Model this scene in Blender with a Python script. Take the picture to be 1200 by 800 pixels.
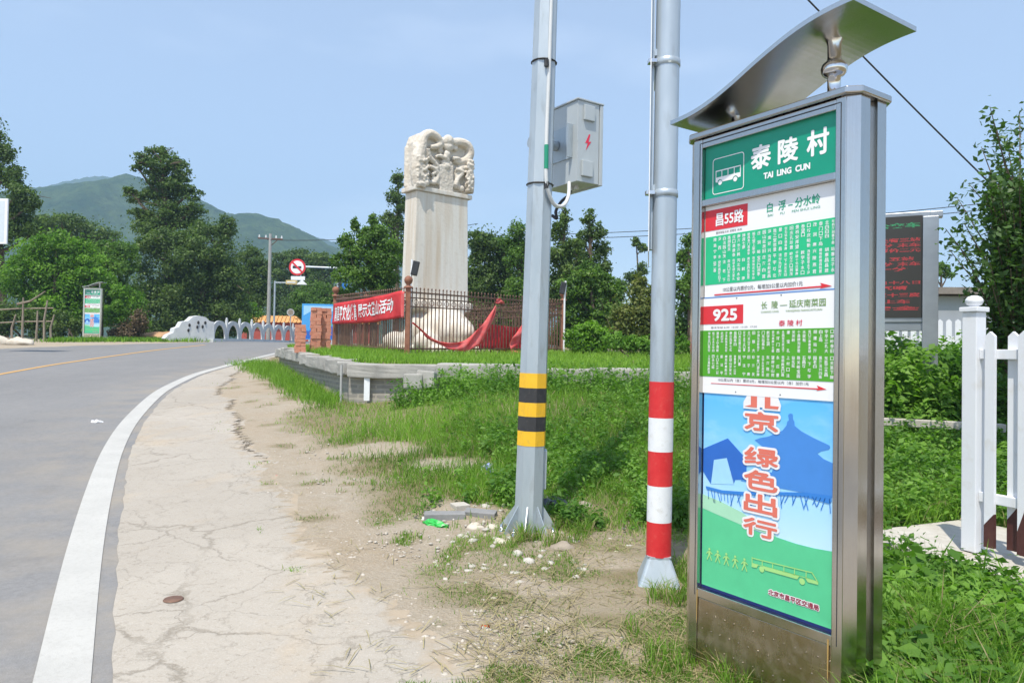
import bpy, bmesh, math, random
import numpy as np
from mathutils import Vector, Matrix

for o in list(bpy.data.objects):
    bpy.data.objects.remove(o)
SC = bpy.context.scene
COL = SC.collection
rng = np.random.default_rng(7)
random.seed(7)

# ------------------------------------------------------------------ camera, sky, sun, exposure
CAM_H = 1.5
PITCH = math.atan(15 / 850); ROLL = 0.017; FPX = 850.0
_f = np.array([0, math.cos(PITCH), math.sin(PITCH)])
_u0 = np.array([0, -math.sin(PITCH), math.cos(PITCH)])
_r0 = np.array([1.0, 0, 0])
_r = _r0 * math.cos(ROLL) + _u0 * math.sin(ROLL)
_u = -_r0 * math.sin(ROLL) + _u0 * math.cos(ROLL)
cam = bpy.data.objects.new('camera', bpy.data.cameras.new('camera'))
COL.objects.link(cam)
M = Matrix(((_r[0], _u[0], -_f[0], 0), (_r[1], _u[1], -_f[1], 0), (_r[2], _u[2], -_f[2], CAM_H), (0, 0, 0, 1)))
cam.matrix_world = M
cam.data.sensor_width = 36; cam.data.lens = FPX / 1200 * 36
cam.data.clip_start = 0.05; cam.data.clip_end = 9000
SC.camera = cam

SUN_EL = math.radians(64)
SUN_AZ = (-0.36, -0.93)                       # horizontal direction towards the sun
_n = math.hypot(*SUN_AZ)
SUN_V = Vector((SUN_AZ[0] / _n * math.cos(SUN_EL), SUN_AZ[1] / _n * math.cos(SUN_EL), math.sin(SUN_EL)))
sun = bpy.data.objects.new('sun', bpy.data.lights.new('sun', 'SUN')); COL.objects.link(sun)
sun.data.energy = 4.0; sun.data.angle = math.radians(0.53); sun.data.color = (1.0, 0.94, 0.83)
sun.rotation_euler = (-SUN_V).to_track_quat('-Z', 'Y').to_euler(); sun.location = (0, 0, 30)

W = bpy.data.worlds.new('World'); SC.world = W; W.use_nodes = True
wn = W.node_tree.nodes; wl = W.node_tree.links; wn.clear()
wo = wn.new('ShaderNodeOutputWorld'); bg = wn.new('ShaderNodeBackground')
sky = wn.new('ShaderNodeTexSky'); sky.sky_type = 'NISHITA'; sky.sun_disc = False
sky.sun_elevation = SUN_EL; sky.sun_rotation = math.atan2(SUN_AZ[0], SUN_AZ[1])
sky.air_density = 1.0; sky.dust_density = 0.5; sky.ozone_density = 2.0; sky.altitude = 100
bg.inputs['Strength'].default_value = 0.15
# a few very faint fair-weather clouds in the sky itself
tc = wn.new('ShaderNodeTexCoord'); mp = wn.new('ShaderNodeMapping'); mp.inputs['Scale'].default_value = (1.0, 1.0, 3.4)
nz = wn.new('ShaderNodeTexNoise'); nz.inputs['Scale'].default_value = 2.1; nz.inputs['Detail'].default_value = 5; nz.inputs['Roughness'].default_value = 0.5
mr = wn.new('ShaderNodeMapRange'); mr.inputs['From Min'].default_value = 0.54; mr.inputs['From Max'].default_value = 0.8
mr.inputs['To Min'].default_value = 0.18; mr.inputs['To Max'].default_value = 0.42
mx = wn.new('ShaderNodeMix'); mx.data_type = 'RGBA'; mx.inputs['B'].default_value = (7.6, 8.0, 8.6, 1)
wl.new(tc.outputs['Generated'], mp.inputs['Vector']); wl.new(mp.outputs[0], nz.inputs['Vector'])
wl.new(nz.outputs['Fac'], mr.inputs['Value']); wl.new(mr.outputs[0], mx.inputs['Factor'])
wl.new(sky.outputs[0], mx.inputs['A']); wl.new(mx.outputs['Result'], bg.inputs['Color']); wl.new(bg.outputs[0], wo.inputs['Surface'])

SC.view_settings.view_transform = 'Standard'; SC.view_settings.look = 'None'
SC.view_settings.exposure = 0.55; SC.view_settings.gamma = 1.0; SC.view_settings.use_curve_mapping = False
SC.cycles.use_denoising = True
SC.cycles.max_bounces = 6; SC.cycles.diffuse_bounces = 3; SC.cycles.glossy_bounces = 3
SC.cycles.transmission_bounces = 4; SC.cycles.volume_bounces = 0; SC.cycles.transparent_max_bounces = 6
SC.cycles.sample_clamp_indirect = 4.0

# ------------------------------------------------------------------ measuring helpers
def ray(px, py):
    return _f + _r * (px - 600) / FPX + _u * (400 - py) / FPX
def at(px, py, d):
    v = ray(px, py); return np.array([0, 0, CAM_H]) + v * (d / v[1])
def AT(px, py, d): return Vector(at(px, py, d))
def sstep(a, b, x):
    t = np.clip((np.asarray(x, float) - a) / (b - a), 0, 1); return t * t * (3 - 2 * t)

def _hash(ix, iy, s):
    h = (ix.astype(np.int64) * 374761393 + iy.astype(np.int64) * 668265263 + s * 1442695041) & 0xFFFFFFFF
    h = ((h ^ (h >> 13)) * 1274126177) & 0xFFFFFFFF
    return ((h ^ (h >> 16)) & 0xFFFF) / 65535.0
def vnoise(x, y, s=0):
    x = np.asarray(x, float); y = np.asarray(y, float)
    ix = np.floor(x); iy = np.floor(y); fx = x - ix; fy = y - iy
    fx = fx * fx * (3 - 2 * fx); fy = fy * fy * (3 - 2 * fy)
    a = _hash(ix, iy, s); b = _hash(ix + 1, iy, s); c = _hash(ix, iy + 1, s); d = _hash(ix + 1, iy + 1, s)
    return a * (1 - fx) * (1 - fy) + b * fx * (1 - fy) + c * (1 - fx) * fy + d * fx * fy
def fbm(x, y, s=0, o=4):
    v = 0; a = 0.5; t = 0
    for k in range(o):
        v = v + a * vnoise(np.asarray(x) * 2 ** k, np.asarray(y) * 2 ** k, s + k); t += a; a *= 0.5
    return v / t

def gz(x, y):
    """height of the natural ground: a lane climbing gently away from the camera"""
    x = np.asarray(x, float); y = np.asarray(y, float)
    k = 0.7
    s1 = 0.058 * k * np.logaddexp(0, (y - 3.5) / k)
    k2 = 2.0
    s2 = 0.058 * k2 * np.logaddexp(0, (y - 37) / k2)
    bump = 0.42 * sstep(-2.6, 0.4, x) * sstep(6.0, 11.0, y) * (1 - sstep(13, 24, y))
    return s1 - s2 + bump
def G(px, py, off=0.0):
    v = ray(px, py); t = 1.0; last = 0
    ds = np.concatenate([np.arange(1.2, 20, 0.02), np.arange(20, 90, 0.1)])
    p = np.array([0, 0, CAM_H]) + v[None, :] * (ds / v[1])[:, None]
    below = p[:, 2] - gz(p[:, 0], p[:, 1]) - off
    i = np.argmax(below < 0) if (below < 0).any() else len(ds) - 1
    q = p[i].copy(); q[2] = gz(q[0], q[1]) + off
    return q
def GV(px, py): return Vector(G(px, py))
def G_many(px, py):
    """vectorised pixel -> ground"""
    v = _f[None] + _r[None] * ((px - 600) / FPX)[:, None] + _u[None] * ((400 - py) / FPX)[:, None]
    d = np.full(len(px), 3.0); v = v / v[:, 1:2]
    for it in range(60):
        x = v[:, 0] * d; z = CAM_H + v[:, 2] * d
        err = z - gz(x, d)
        d = np.clip(d + err / np.maximum(0.06 - v[:, 2], 0.05) * 0.7, 1.0, 60)
    return np.stack([v[:, 0] * d, d, gz(v[:, 0] * d, d)], 1)
def to_px(P):
    q = P - np.array([0, 0, CAM_H]); z = q @ _f
    return 600 + FPX * (q @ _r) / z, 400 - FPX * (q @ _u) / z

# ------------------------------------------------------------------ object helpers
def link(o, parent=None):
    COL.objects.link(o)
    if parent is not None: o.parent = parent
    return o
def tag(o, label=None, cat=None, group=None, kind=None):
    if label: o['label'] = label
    if cat: o['category'] = cat
    if group: o['group'] = group
    if kind: o['kind'] = kind
    return o
def empty(name, loc=(0, 0, 0), rz=0.0):
    o = bpy.data.objects.new(name, None); o.empty_display_size = 0.2
    o.location = loc; o.rotation_euler = (0, 0, rz); return link(o)
def copy_tree(o, parent=None):
    c = o.copy(); COL.objects.link(c); c.parent = parent
    for ch in list(o.children): copy_tree(ch, c)
    return c

class MB:
    """collects shapes and links them as one mesh object"""
    def __init__(self): self.bm = bmesh.new()
    def box(self, c, s, rot=None, bev=0.0):
        r = bmesh.ops.create_cube(self.bm, size=1.0)
        m = Matrix.Translation(Vector(c)) @ (rot.to_4x4() if rot is not None else Matrix.Identity(4)) @ Matrix.Diagonal((s[0], s[1], s[2], 1))
        bmesh.ops.transform(self.bm, matrix=m, verts=r['verts'])
        if bev > 0:
            es = list({e for v in r['verts'] for e in v.link_edges})
            bmesh.ops.bevel(self.bm, geom=es, offset=bev, segments=2, affect='EDGES', profile=0.6)
        return self
    def bb(self, x0, x1, y0, y1, z0, z1, bev=0.0):
        return self.box(((x0 + x1) / 2, (y0 + y1) / 2, (z0 + z1) / 2), (x1 - x0, y1 - y0, z1 - z0), None, bev)
    def tube(self, pts, rad, seg=10, cap=True):
        pts = [Vector(p) for p in pts]
        if not hasattr(rad, '__len__'): rad = [rad] * len(pts)
        rings = []; prev = None
        for i, p in enumerate(pts):
            t = (pts[min(i + 1, len(pts) - 1)] - pts[max(i - 1, 0)]).normalized()
            if prev is None:
                a = t.orthogonal().normalized()
            else:
                a = (prev - t * prev.dot(t))
                a = a.normalized() if a.length > 1e-6 else t.orthogonal().normalized()
            prev = a; b = t.cross(a)
            rings.append([self.bm.verts.new(p + (a * math.cos(2 * math.pi * k / seg) + b * math.sin(2 * math.pi * k / seg)) * rad[i]) for k in range(seg)])
        for i in range(len(rings) - 1):
            for k in range(seg):
                f = self.bm.faces.new((rings[i][k], rings[i][(k + 1) % seg], rings[i + 1][(k + 1) % seg], rings[i + 1][k])); f.smooth = seg > 8
        if cap:
            for rg in (list(reversed(rings[0])), rings[-1]): self.bm.faces.new([self.bm.verts.new(v.co) for v in rg])
        return self
    def lathe(self, prof, seg=20, c=(0, 0, 0), phase=0.0, smooth=True):
        c = Vector(c); rings = []
        for r, z in prof:
            rings.append([self.bm.verts.new(c + Vector((r * math.cos(2 * math.pi * k / seg + phase), r * math.sin(2 * math.pi * k / seg + phase), z))) for k in range(seg)])
        for i in range(len(rings) - 1):
            for k in range(seg):
                f = self.bm.faces.new((rings[i][k], rings[i][(k + 1) % seg], rings[i + 1][(k + 1) % seg], rings[i + 1][k])); f.smooth = smooth
        for rg in (list(reversed(rings[0])), rings[-1]): self.bm.faces.new([self.bm.verts.new(v.co) for v in rg])
        return self
    def ball(self, c, r, sub=2, scale=(1, 1, 1), rot=None):
        q = bmesh.ops.create_icosphere(self.bm, subdivisions=sub, radius=1.0)
        m = Matrix.Translation(Vector(c)) @ (rot.to_4x4() if rot is not None else Matrix.Identity(4)) @ Matrix.Diagonal((r * scale[0], r * scale[1], r * scale[2], 1))
        bmesh.ops.transform(self.bm, matrix=m, verts=q['verts'])
        for v in q['verts']:
            for f in v.link_faces: f.smooth = True
        return self
    def prism(self, pts2, a0, a1, fn):
        """polygon pts2 extruded from a0 to a1; fn(p, q, a) gives the 3D point"""
        n = len(pts2)
        A = [self.bm.verts.new(Vector(fn(p[0], p[1], a0))) for p in pts2]; B = [self.bm.verts.new(Vector(fn(p[0], p[1], a1))) for p in pts2]
        self.bm.faces.new(A); self.bm.faces.new(list(reversed(B)))
        for i in range(n): self.bm.faces.new((A[i], B[i], B[(i + 1) % n], A[(i + 1) % n]))
        return self
    def face(self, pts):
        self.bm.faces.new([self.bm.verts.new(Vector(p)) for p in pts]); return self
    def jitter(self, amt, sc=3.0, seed=0):
        from mathutils import noise
        for v in self.bm.verts:
            v.co += noise.noise_vector(v.co * sc + Vector((seed, seed * 2.3, 0))) * amt
        return self
    def build(self, name, mat, parent=None, recalc=True, origin=None):
        if recalc: bmesh.ops.recalc_face_normals(self.bm, faces=self.bm.faces[:])
        me = bpy.data.meshes.new(name)
        if origin is not None: bmesh.ops.translate(self.bm, vec=-Vector(origin), verts=self.bm.verts[:])
        self.bm.to_mesh(me); self.bm.free()
        if mat is not None: me.materials.append(mat)
        o = bpy.data.objects.new(name, me)
        if origin is not None: o.location = origin
        return link(o, parent)

def np_mesh(name, V, starts_sizes, loops, mat, parent=None, tint=None, smooth=False, attrs=None):
    """fast mesh from arrays; starts_sizes = constant face size or array of sizes"""
    me = bpy.data.meshes.new(name)
    V = np.asarray(V, np.float32); loops = np.asarray(loops, np.int32).ravel()
    if np.isscalar(starts_sizes): sizes = np.full(len(loops) // starts_sizes, starts_sizes, np.int32)
    else: sizes = np.asarray(starts_sizes, np.int32)
    starts = np.concatenate([[0], np.cumsum(sizes)[:-1]]).astype(np.int32)
    me.vertices.add(len(V)); me.vertices.foreach_set('co', V.ravel())
    me.loops.add(len(loops)); me.loops.foreach_set('vertex_index', loops)
    me.polygons.add(len(sizes)); me.polygons.foreach_set('loop_start', starts)
    if smooth: me.polygons.foreach_set('use_smooth', np.ones(len(sizes), bool))
    al = dict(attrs or {})
    if tint is not None: al['tint'] = tint
    for k, a in al.items():
        at_ = me.attributes.new(k, 'FLOAT', 'POINT'); at_.data.foreach_set('value', np.asarray(a, np.float32))
    me.update(calc_edges=True); me.validate()
    me.materials.append(mat)
    o = bpy.data.objects.new(name, me)
    return link(o, parent)

def grid_mesh(name, X, Y, Z, mat, attrs=None, parent=None):
    r, c = X.shape
    V = np.stack([X.ravel(), Y.ravel(), Z.ravel()], 1)
    i = np.arange(r * c).reshape(r, c)
    q = np.stack([i[:-1, :-1], i[:-1, 1:], i[1:, 1:], i[1:, :-1]], -1).reshape(-1, 4)
    return np_mesh(name, V, 4, q, mat, parent, smooth=True, attrs={k: a.ravel() for k, a in (attrs or {}).items()})

# ------------------------------------------------------------------ materials
MATS = {}
def newmat(name):
    m = bpy.data.materials.new(name); m.use_nodes = True
    nt = m.node_tree; b = nt.nodes['Principled BSDF']
    MATS[name] = m
    return m, nt, b
def N(nt, t, **kw):
    n = nt.nodes.new(t)
    for k, v in kw.items():
        if k in n.inputs.keys(): n.inputs[k].default_value = v
        else: setattr(n, k, v)
    return n
def L(nt, a, b): nt.links.new(a, b)
def noise_fac(nt, scale, detail=5, rough=0.6, lo=0.35, hi=0.65, coord='Object', stretch=None, dist=0.0):
    t = N(nt, 'ShaderNodeTexCoord'); src = t.outputs[coord]
    if stretch:
        mp_ = N(nt, 'ShaderNodeMapping'); mp_.inputs['Scale'].default_value = stretch; L(nt, src, mp_.inputs['Vector']); src = mp_.outputs[0]
    n = N(nt, 'ShaderNodeTexNoise'); n.inputs['Scale'].default_value = scale; n.inputs['Detail'].default_value = detail
    n.inputs['Roughness'].default_value = rough; n.inputs['Distortion'].default_value = dist
    L(nt, src, n.inputs['Vector'])
    r = N(nt, 'ShaderNodeMapRange'); r.inputs['From Min'].default_value = lo; r.inputs['From Max'].default_value = hi
    L(nt, n.outputs['Fac'], r.inputs['Value'])
    return r.outputs[0], n.outputs['Fac']
def mixc(nt, fac, a, b):
    m = N(nt, 'ShaderNodeMix'); m.data_type = 'RGBA'
    for s, v in (('A', a), ('B', b)):
        if isinstance(v, (tuple, list)): m.inputs[s].default_value = (*v[:3], 1)
        else: L(nt, v, m.inputs[s])
    if isinstance(fac, (int, float)): m.inputs['Factor'].default_value = fac
    else: L(nt, fac, m.inputs['Factor'])
    return m.outputs['Result']
def bump(nt, b, h, strength=0.3, dist=0.02):
    n = N(nt, 'ShaderNodeBump'); n.inputs['Strength'].default_value = strength; n.inputs['Distance'].default_value = dist
    L(nt, h, n.inputs['Height']); L(nt, n.outputs[0], b.inputs['Normal'])
def math_(nt, op, a, b=None):
    n = N(nt, 'ShaderNodeMath'); n.operation = op
    for i, v in enumerate((a, b)):
        if v is None: continue
        if isinstance(v, (int, float)): n.inputs[i].default_value = v
        else: L(nt, v, n.inputs[i])
    return n.outputs[0]

def worn(name, c1, c2, rough=0.6, scale=6, metal=0.0, bmp=0.15, lo=0.35, hi=0.7, stretch=None, bscale=40, dirt=None):
    m, nt, b = newmat(name)
    f, raw = noise_fac(nt, scale, lo=lo, hi=hi, stretch=stretch)
    col = mixc(nt, f, c1, c2)
    if dirt:
        f2, _ = noise_fac(nt, scale * 3.1, lo=0.55, hi=0.75, stretch=stretch); col = mixc(nt, math_(nt, 'MULTIPLY', f2, 0.6), col, dirt)
    L(nt, col, b.inputs['Base Color']); b.inputs['Roughness'].default_value = rough; b.inputs['Metallic'].default_value = metal
    if bmp:
        _, r2 = noise_fac(nt, bscale, detail=4); bump(nt, b, r2, bmp, 0.01)
    return m

# stainless steel of the bus stop sign: brushed vertically, smudged and a little dusty low down
def steel(name, base=(0.52, 0.50, 0.47), r0=0.10, r1=0.22, dusty=0.07):
    m, nt, b = newmat(name)
    f, raw = noise_fac(nt, 9, lo=0.3, hi=0.7, stretch=(1, 1, 0.35))
    fs, rs = noise_fac(nt, 60, detail=3, stretch=(6, 6, 0.06))
    rr = N(nt, 'ShaderNodeMapRange'); rr.inputs['To Min'].default_value = r0; rr.inputs['To Max'].default_value = r1; L(nt, f, rr.inputs['Value'])
    L(nt, rr.outputs[0], b.inputs['Roughness']); b.inputs['Metallic'].default_value = 1.0
    col = mixc(nt, math_(nt, 'MULTIPLY', fs, 0.25), base, tuple(c * 0.8 for c in base))
    if dusty:
        fd, _ = noise_fac(nt, 14, lo=0.45, hi=0.75); fd2 = math_(nt, 'MULTIPLY', fd, dusty)
        col = mixc(nt, fd2, col, (0.30, 0.24, 0.16)); L(nt, math_(nt, 'SUBTRACT', 1.0, fd2), b.inputs['Metallic'])
    L(nt, col, b.inputs['Base Color'])
    bump(nt, b, rs, 0.04, 0.002)
    return m
STEEL = steel('brushed_steel'); STEEL_D = steel('dusty_steel', (0.46, 0.39, 0.31), 0.18, 0.34, 0.30)
CHROME = steel('polished_steel', (0.66, 0.65, 0.64), 0.08, 0.16)
GALV = worn('galvanised', (0.36, 0.42, 0.46), (0.46, 0.51, 0.545), 0.42, 5, 0.35, 0.05, stretch=(1, 1, 0.25), dirt=(0.27, 0.29, 0.29))
GALV2 = worn('galvanised_round', (0.37, 0.43, 0.48), (0.47, 0.525, 0.565), 0.36, 4, 0.4, 0.05, stretch=(1, 1, 0.3), dirt=(0.28, 0.30, 0.31))
CABW = worn('grey_cabinet_paint', (0.42, 0.46, 0.475), (0.47, 0.505, 0.515), 0.4, 4, 0.1, 0.03)
BLACKP = worn('black_plastic', (0.012, 0.012, 0.014), (0.03, 0.03, 0.032), 0.4, 8)
YELB = worn('yellow_band', (0.75, 0.42, 0.012), (0.80, 0.47, 0.02), 0.45, 9, dirt=(0.5, 0.32, 0.06))
BLKB = worn('black_band', (0.02, 0.02, 0.022), (0.035, 0.034, 0.034), 0.5, 9, dirt=(0.07, 0.065, 0.06))
REDB = worn('red_band', (0.58, 0.016, 0.02), (0.64, 0.03, 0.03), 0.6, 10, dirt=(0.62, 0.09, 0.07))
WHTB = worn('white_band', (0.72, 0.74, 0.76), (0.78, 0.79, 0.80), 0.6, 10, dirt=(0.55, 0.54, 0.50))
WHITEP = worn('white_fence_paint', (0.70, 0.72, 0.76), (0.75, 0.76, 0.78), 0.55, 2.5, lo=.3, hi=.8, bmp=.06, dirt=(0.60, 0.57, 0.52))
BROWNP = worn('brown_primer', (0.06, 0.016, 0.014), (0.09, 0.03, 0.022), 0.6, 12)
RUST = worn('rusty_fence', (0.16, 0.07, 0.04), (0.26, 0.13, 0.07), 0.75, 9, dirt=(0.09, 0.04, 0.03))
RUSTD = worn('dark_rusty_bars', (0.10, 0.055, 0.04), (0.20, 0.11, 0.07), 0.7, 9)
RUSTP = worn('rust_red_post', (0.20, 0.075, 0.04), (0.30, 0.13, 0.075), 0.7, 6, dirt=(0.10, 0.045, 0.03))
WHITE_PRINT = worn('white_print', (0.78, 0.78, 0.78), (0.80, 0.80, 0.80), 0.35, 3, bmp=0)
def flat(name, c, rough=0.4, bmp=0.0):
    m, nt, b = newmat(name); f, r = noise_fac(nt, 14, lo=0.3, hi=0.7)
    L(nt, mixc(nt, f, tuple(v * 0.95 for v in c), tuple(min(1, v * 1.04) for v in c)), b.inputs['Base Color']); b.inputs['Roughness'].default_value = rough
    if bmp: bump(nt, b, r, bmp, 0.01)
    return m
P_GREEN = flat('header_green', (0.004, 0.27, 0.165), 0.25)
P_TXTGREEN = flat('print_green', (0.03, 0.34, 0.20)); P_OLIVE = flat('print_olive', (0.17, 0.30, 0.06))
P_BAND1 = flat('table_green', (0.015, 0.46, 0.20), 0.35); P_BAND2 = flat('table_olive_green', (0.07, 0.33, 0.015), 0.35)
P_RED = flat('plate_red', (0.64, 0.025, 0.035), 0.35); P_GREY = flat('print_grey', (0.10, 0.10, 0.11)); P_TXTRED = flat('print_red', (0.65, 0.02, 0.06))
P_SALMON = flat('poster_red', (0.68, 0.16, 0.11)); P_HALO = flat('poster_white', (0.78, 0.76, 0.76))
P_BLUE1 = flat('poster_blue', (0.055, 0.23, 0.62)); P_BLUE2 = flat('poster_deep_blue', (0.02, 0.13, 0.50)); P_BLUE3 = flat('poster_bridge_blue', (0.03, 0.20, 0.60))
P_PALE = flat('poster_pale', (0.34, 0.62, 0.86)); P_PGREEN = flat('poster_green', (0.09, 0.53, 0.26)); P_PGREEN2 = flat('poster_light_green', (0.36, 0.65, 0.45))
P_YG = flat('poster_yellow_green', (0.36, 0.66, 0.22)); P_NAVY = flat('panel_edge_blue', (0.01, 0.03, 0.18)); P_MAROON = flat('print_maroon', (0.30, 0.03, 0.06))
def poster_mat():
    m, nt, b = newmat('poster_print')
    t = N(nt, 'ShaderNodeTexCoord'); sp = N(nt, 'ShaderNodeSeparateXYZ'); L(nt, t.outputs['Object'], sp.inputs[0])
    cr = N(nt, 'ShaderNodeValToRGB'); mr_ = N(nt, 'ShaderNodeMapRange'); mr_.inputs['From Min'].default_value = 0.70; mr_.inputs['From Max'].default_value = 1.31
    L(nt, sp.outputs['Z'], mr_.inputs['Value'])
    el = cr.color_ramp.elements; el[0].position = 0.0; el[0].color = (0.52, 0.74, 0.90, 1); el[1].position = 1.0; el[1].color = (0.10, 0.45, 0.84, 1)
    e = el.new(0.35); e.color = (0.33, 0.63, 0.90, 1); e = el.new(0.75); e.color = (0.16, 0.51, 0.88, 1)
    f, r = noise_fac(nt, 4, lo=0.5, hi=0.8, stretch=(1, 1, 2.4))
    L(nt, mr_.outputs[0], cr.inputs[0])
    L(nt, mixc(nt, math_(nt, 'MULTIPLY', f, 0.45), cr.outputs[0], (0.5, 0.75, 0.92)), b.inputs['Base Color']); b.inputs['Roughness'].default_value = 0.35
    _, r3 = noise_fac(nt, 5, detail=2); bump(nt, b, r3, 0.12, 0.02)
    return m
P_POSTER = poster_mat(); RUSTRUN = flat('rust_run', (.42, .26, .08), .8)

# stone, brick, concrete, soil
def marble_mat():
    m, nt, b = newmat('weathered_marble')
    f, r = noise_fac(nt, 1.7, lo=0.42, hi=0.72, stretch=(2.2, 2.2, 0.12))
    f2, r2 = noise_fac(nt, 7, lo=0.52, hi=0.75)
    c = mixc(nt, f, (0.66, 0.635, 0.575), (0.52, 0.43, 0.32)); c = mixc(nt, math_(nt, 'MULTIPLY', f2, 0.4), c, (0.46, 0.42, 0.35))
    L(nt, c, b.inputs['Base Color']); b.inputs['Roughness'].default_value = 0.75
    _, r3 = noise_fac(nt, 14, detail=6); bump(nt, b, r3, 0.25, 0.03)
    return m
MARBLE = marble_mat()
def carved_mat():
    m, nt, b = newmat('carved_marble')
    f, r = noise_fac(nt, 3, lo=0.3, hi=0.75); f2, r2 = noise_fac(nt, 9, lo=0.5, hi=0.72)
    c = mixc(nt, f, (0.64, 0.60, 0.53), (0.54, 0.47, 0.38)); c = mixc(nt, math_(nt, 'MULTIPLY', f2, 0.55), c, (0.40, 0.34, 0.27)); L(nt, c, b.inputs['Base Color']); b.inputs['Roughness'].default_value = 0.8
    t = N(nt, 'ShaderNodeTexCoord'); v = N(nt, 'ShaderNodeTexVoronoi'); v.inputs['Scale'].default_value = 11; L(nt, t.outputs['Object'], v.inputs['Vector'])
    bump(nt, b, math_(nt, 'SUBTRACT', r2, math_(nt, 'MULTIPLY', v.outputs['Distance'], 0.6)), 0.55, 0.035)
    return m
MARBLE_C = carved_mat()
STONE = worn('coping_stone', (0.30, 0.29, 0.265), (0.43, 0.41, 0.37), 0.9, 2.2, bmp=0.5, dirt=(0.20, 0.19, 0.165))
CONC_T = worn('cast_concrete', (0.40, 0.37, 0.32), (0.50, 0.47, 0.42), 0.9, 5, bmp=0.3, dirt=(0.30, 0.26, 0.20))
CONC_P = worn('concrete_pole', (0.34, 0.34, 0.33), (0.42, 0.42, 0.40), 0.85, 3)
def brickwork(name, c1, c2, mort, sc, w=0.5, h=0.25, rough=0.9):
    m, nt, b = newmat(name)
    t = N(nt, 'ShaderNodeTexCoord')
    br = N(nt, 'ShaderNodeTexBrick'); br.inputs['Scale'].default_value = sc; br.inputs['Color1'].default_value = (*c1, 1); br.inputs['Color2'].default_value = (*c2, 1)
    br.inputs['Mortar'].default_value = (*mort, 1); br.inputs['Mortar Size'].default_value = 0.018; br.inputs['Brick Width'].default_value = w; br.inputs['Row Height'].default_value = h; br.inputs['Bias'].default_value = -0.1
    L(nt, t.outputs['UV'], br.inputs['Vector'])
    f, r = noise_fac(nt, 8, lo=0.4, hi=0.75)
    L(nt, mixc(nt, math_(nt, 'MULTIPLY', f, 0.5), br.outputs['Color'], tuple(v * 0.6 for v in c1)), b.inputs['Base Color']); b.inputs['Roughness'].default_value = rough
    bump(nt, b, math_(nt, 'SUBTRACT', r, math_(nt, 'MULTIPLY', br.outputs['Fac'], 1.2)), 0.6, 0.02)
    return m
BRICKW = brickwork('old_grey_brickwork', (0.30, 0.28, 0.25), (0.24, 0.225, 0.20), (0.36, 0.33, 0.28), 1.0, 0.34, 0.085)
REDBRICK = worn('red_brick', (0.50, 0.19, 0.115), (0.58, 0.27, 0.18), 0.9, 7, bmp=0.3, dirt=(0.5, 0.33, 0.25))
REDWALL = worn('red_wall_plaster', (0.36, 0.07, 0.055), (0.42, 0.10, 0.08), 0.85, 2)
YTILE = worn('yellow_glazed_tile', (0.50, 0.22, 0.05), (0.62, 0.33, 0.09), 0.5, 6)
BALUS = worn('balustrade_stone', (0.50, 0.52, 0.53), (0.60, 0.61, 0.60), 0.8, 2, dirt=(0.34, 0.36, 0.36))
WALLW = worn('white_house_wall', (0.70, 0.71, 0.72), (0.76, 0.77, 0.77), 0.8, 2)
ROOFG = worn('grey_roof_sheet', (0.16, 0.14, 0.12), (0.24, 0.21, 0.18), 0.8, 4)
BARK = worn('bark', (0.09, 0.065, 0.045), (0.16, 0.12, 0.085), 0.95, 12, bmp=0.5, stretch=(1, 1, 0.3), bscale=20)
DEADW = worn('grey_dead_wood', (0.20, 0.16, 0.12), (0.30, 0.25, 0.19), 0.9, 10, stretch=(1, 1, 0.3))
CABLE = flat('cable_black', (0.02, 0.02, 0.022), 0.6)
PVC = worn('grey_pvc', (0.55, 0.57, 0.57), (0.62, 0.63, 0.62), 0.45, 5)
GREENTAG = flat('green_tag', (0.01, 0.25, 0.14))
def cloth(name, c1, c2):
    m, nt, b = newmat(name); f, r = noise_fac(nt, 5, lo=0.3, hi=0.7)
    L(nt, mixc(nt, f, c1, c2), b.inputs['Base Color']); b.inputs['Roughness'].default_value = 0.7
    tr = N(nt, 'ShaderNodeBsdfTranslucent'); tr.inputs['Color'].default_value = (*c2, 1); ms = N(nt, 'ShaderNodeMixShader'); ms.inputs[0].default_value = 0.3
    L(nt, b.outputs[0], ms.inputs[1]); L(nt, tr.outputs[0], ms.inputs[2]); L(nt, ms.outputs[0], nt.nodes['Material Output'].inputs['Surface'])
    return m
REDCLOTH = cloth('red_cloth', (0.66, 0.03, 0.04), (0.76, 0.07, 0.075)); PINKCLOTH = cloth('faded_cloth', (0.80, 0.24, 0.23), (0.78, 0.06, 0.06))

def foliage(name, dark, light, trans=0.32, gloss=0.25, sat_t=1.25):
    m, nt, b = newmat(name)
    a = N(nt, 'ShaderNodeAttribute'); a.attribute_name = 'tint'
    cr = N(nt, 'ShaderNodeValToRGB'); el = cr.color_ramp.elements
    el[0].position = 0.05; el[0].color = (*dark, 1); el[1].position = 0.95; el[1].color = (*light, 1)
    L(nt, a.outputs['Fac'], cr.inputs[0]); L(nt, cr.outputs[0], b.inputs['Base Color'])
    b.inputs['Roughness'].default_value = 0.5; b.inputs['Specular IOR Level'].default_value = gloss
    tr = N(nt, 'ShaderNodeBsdfTranslucent')
    bc = N(nt, 'ShaderNodeMix'); bc.data_type = 'RGBA'; bc.blend_type = 'MULTIPLY'; bc.inputs['Factor'].default_value = 1.0
    bc.inputs['B'].default_value = (1.25, 1.5, 0.55, 1); L(nt, cr.outputs[0], bc.inputs['A'])
    L(nt, bc.outputs['Result'], tr.inputs['Color'])
    ms = N(nt, 'ShaderNodeMixShader'); ms.inputs[0].default_value = trans
    L(nt, b.outputs[0], ms.inputs[1]); L(nt, tr.outputs[0], ms.inputs[2]); L(nt, ms.outputs[0], nt.nodes['Material Output'].inputs['Surface'])
    return m
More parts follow.
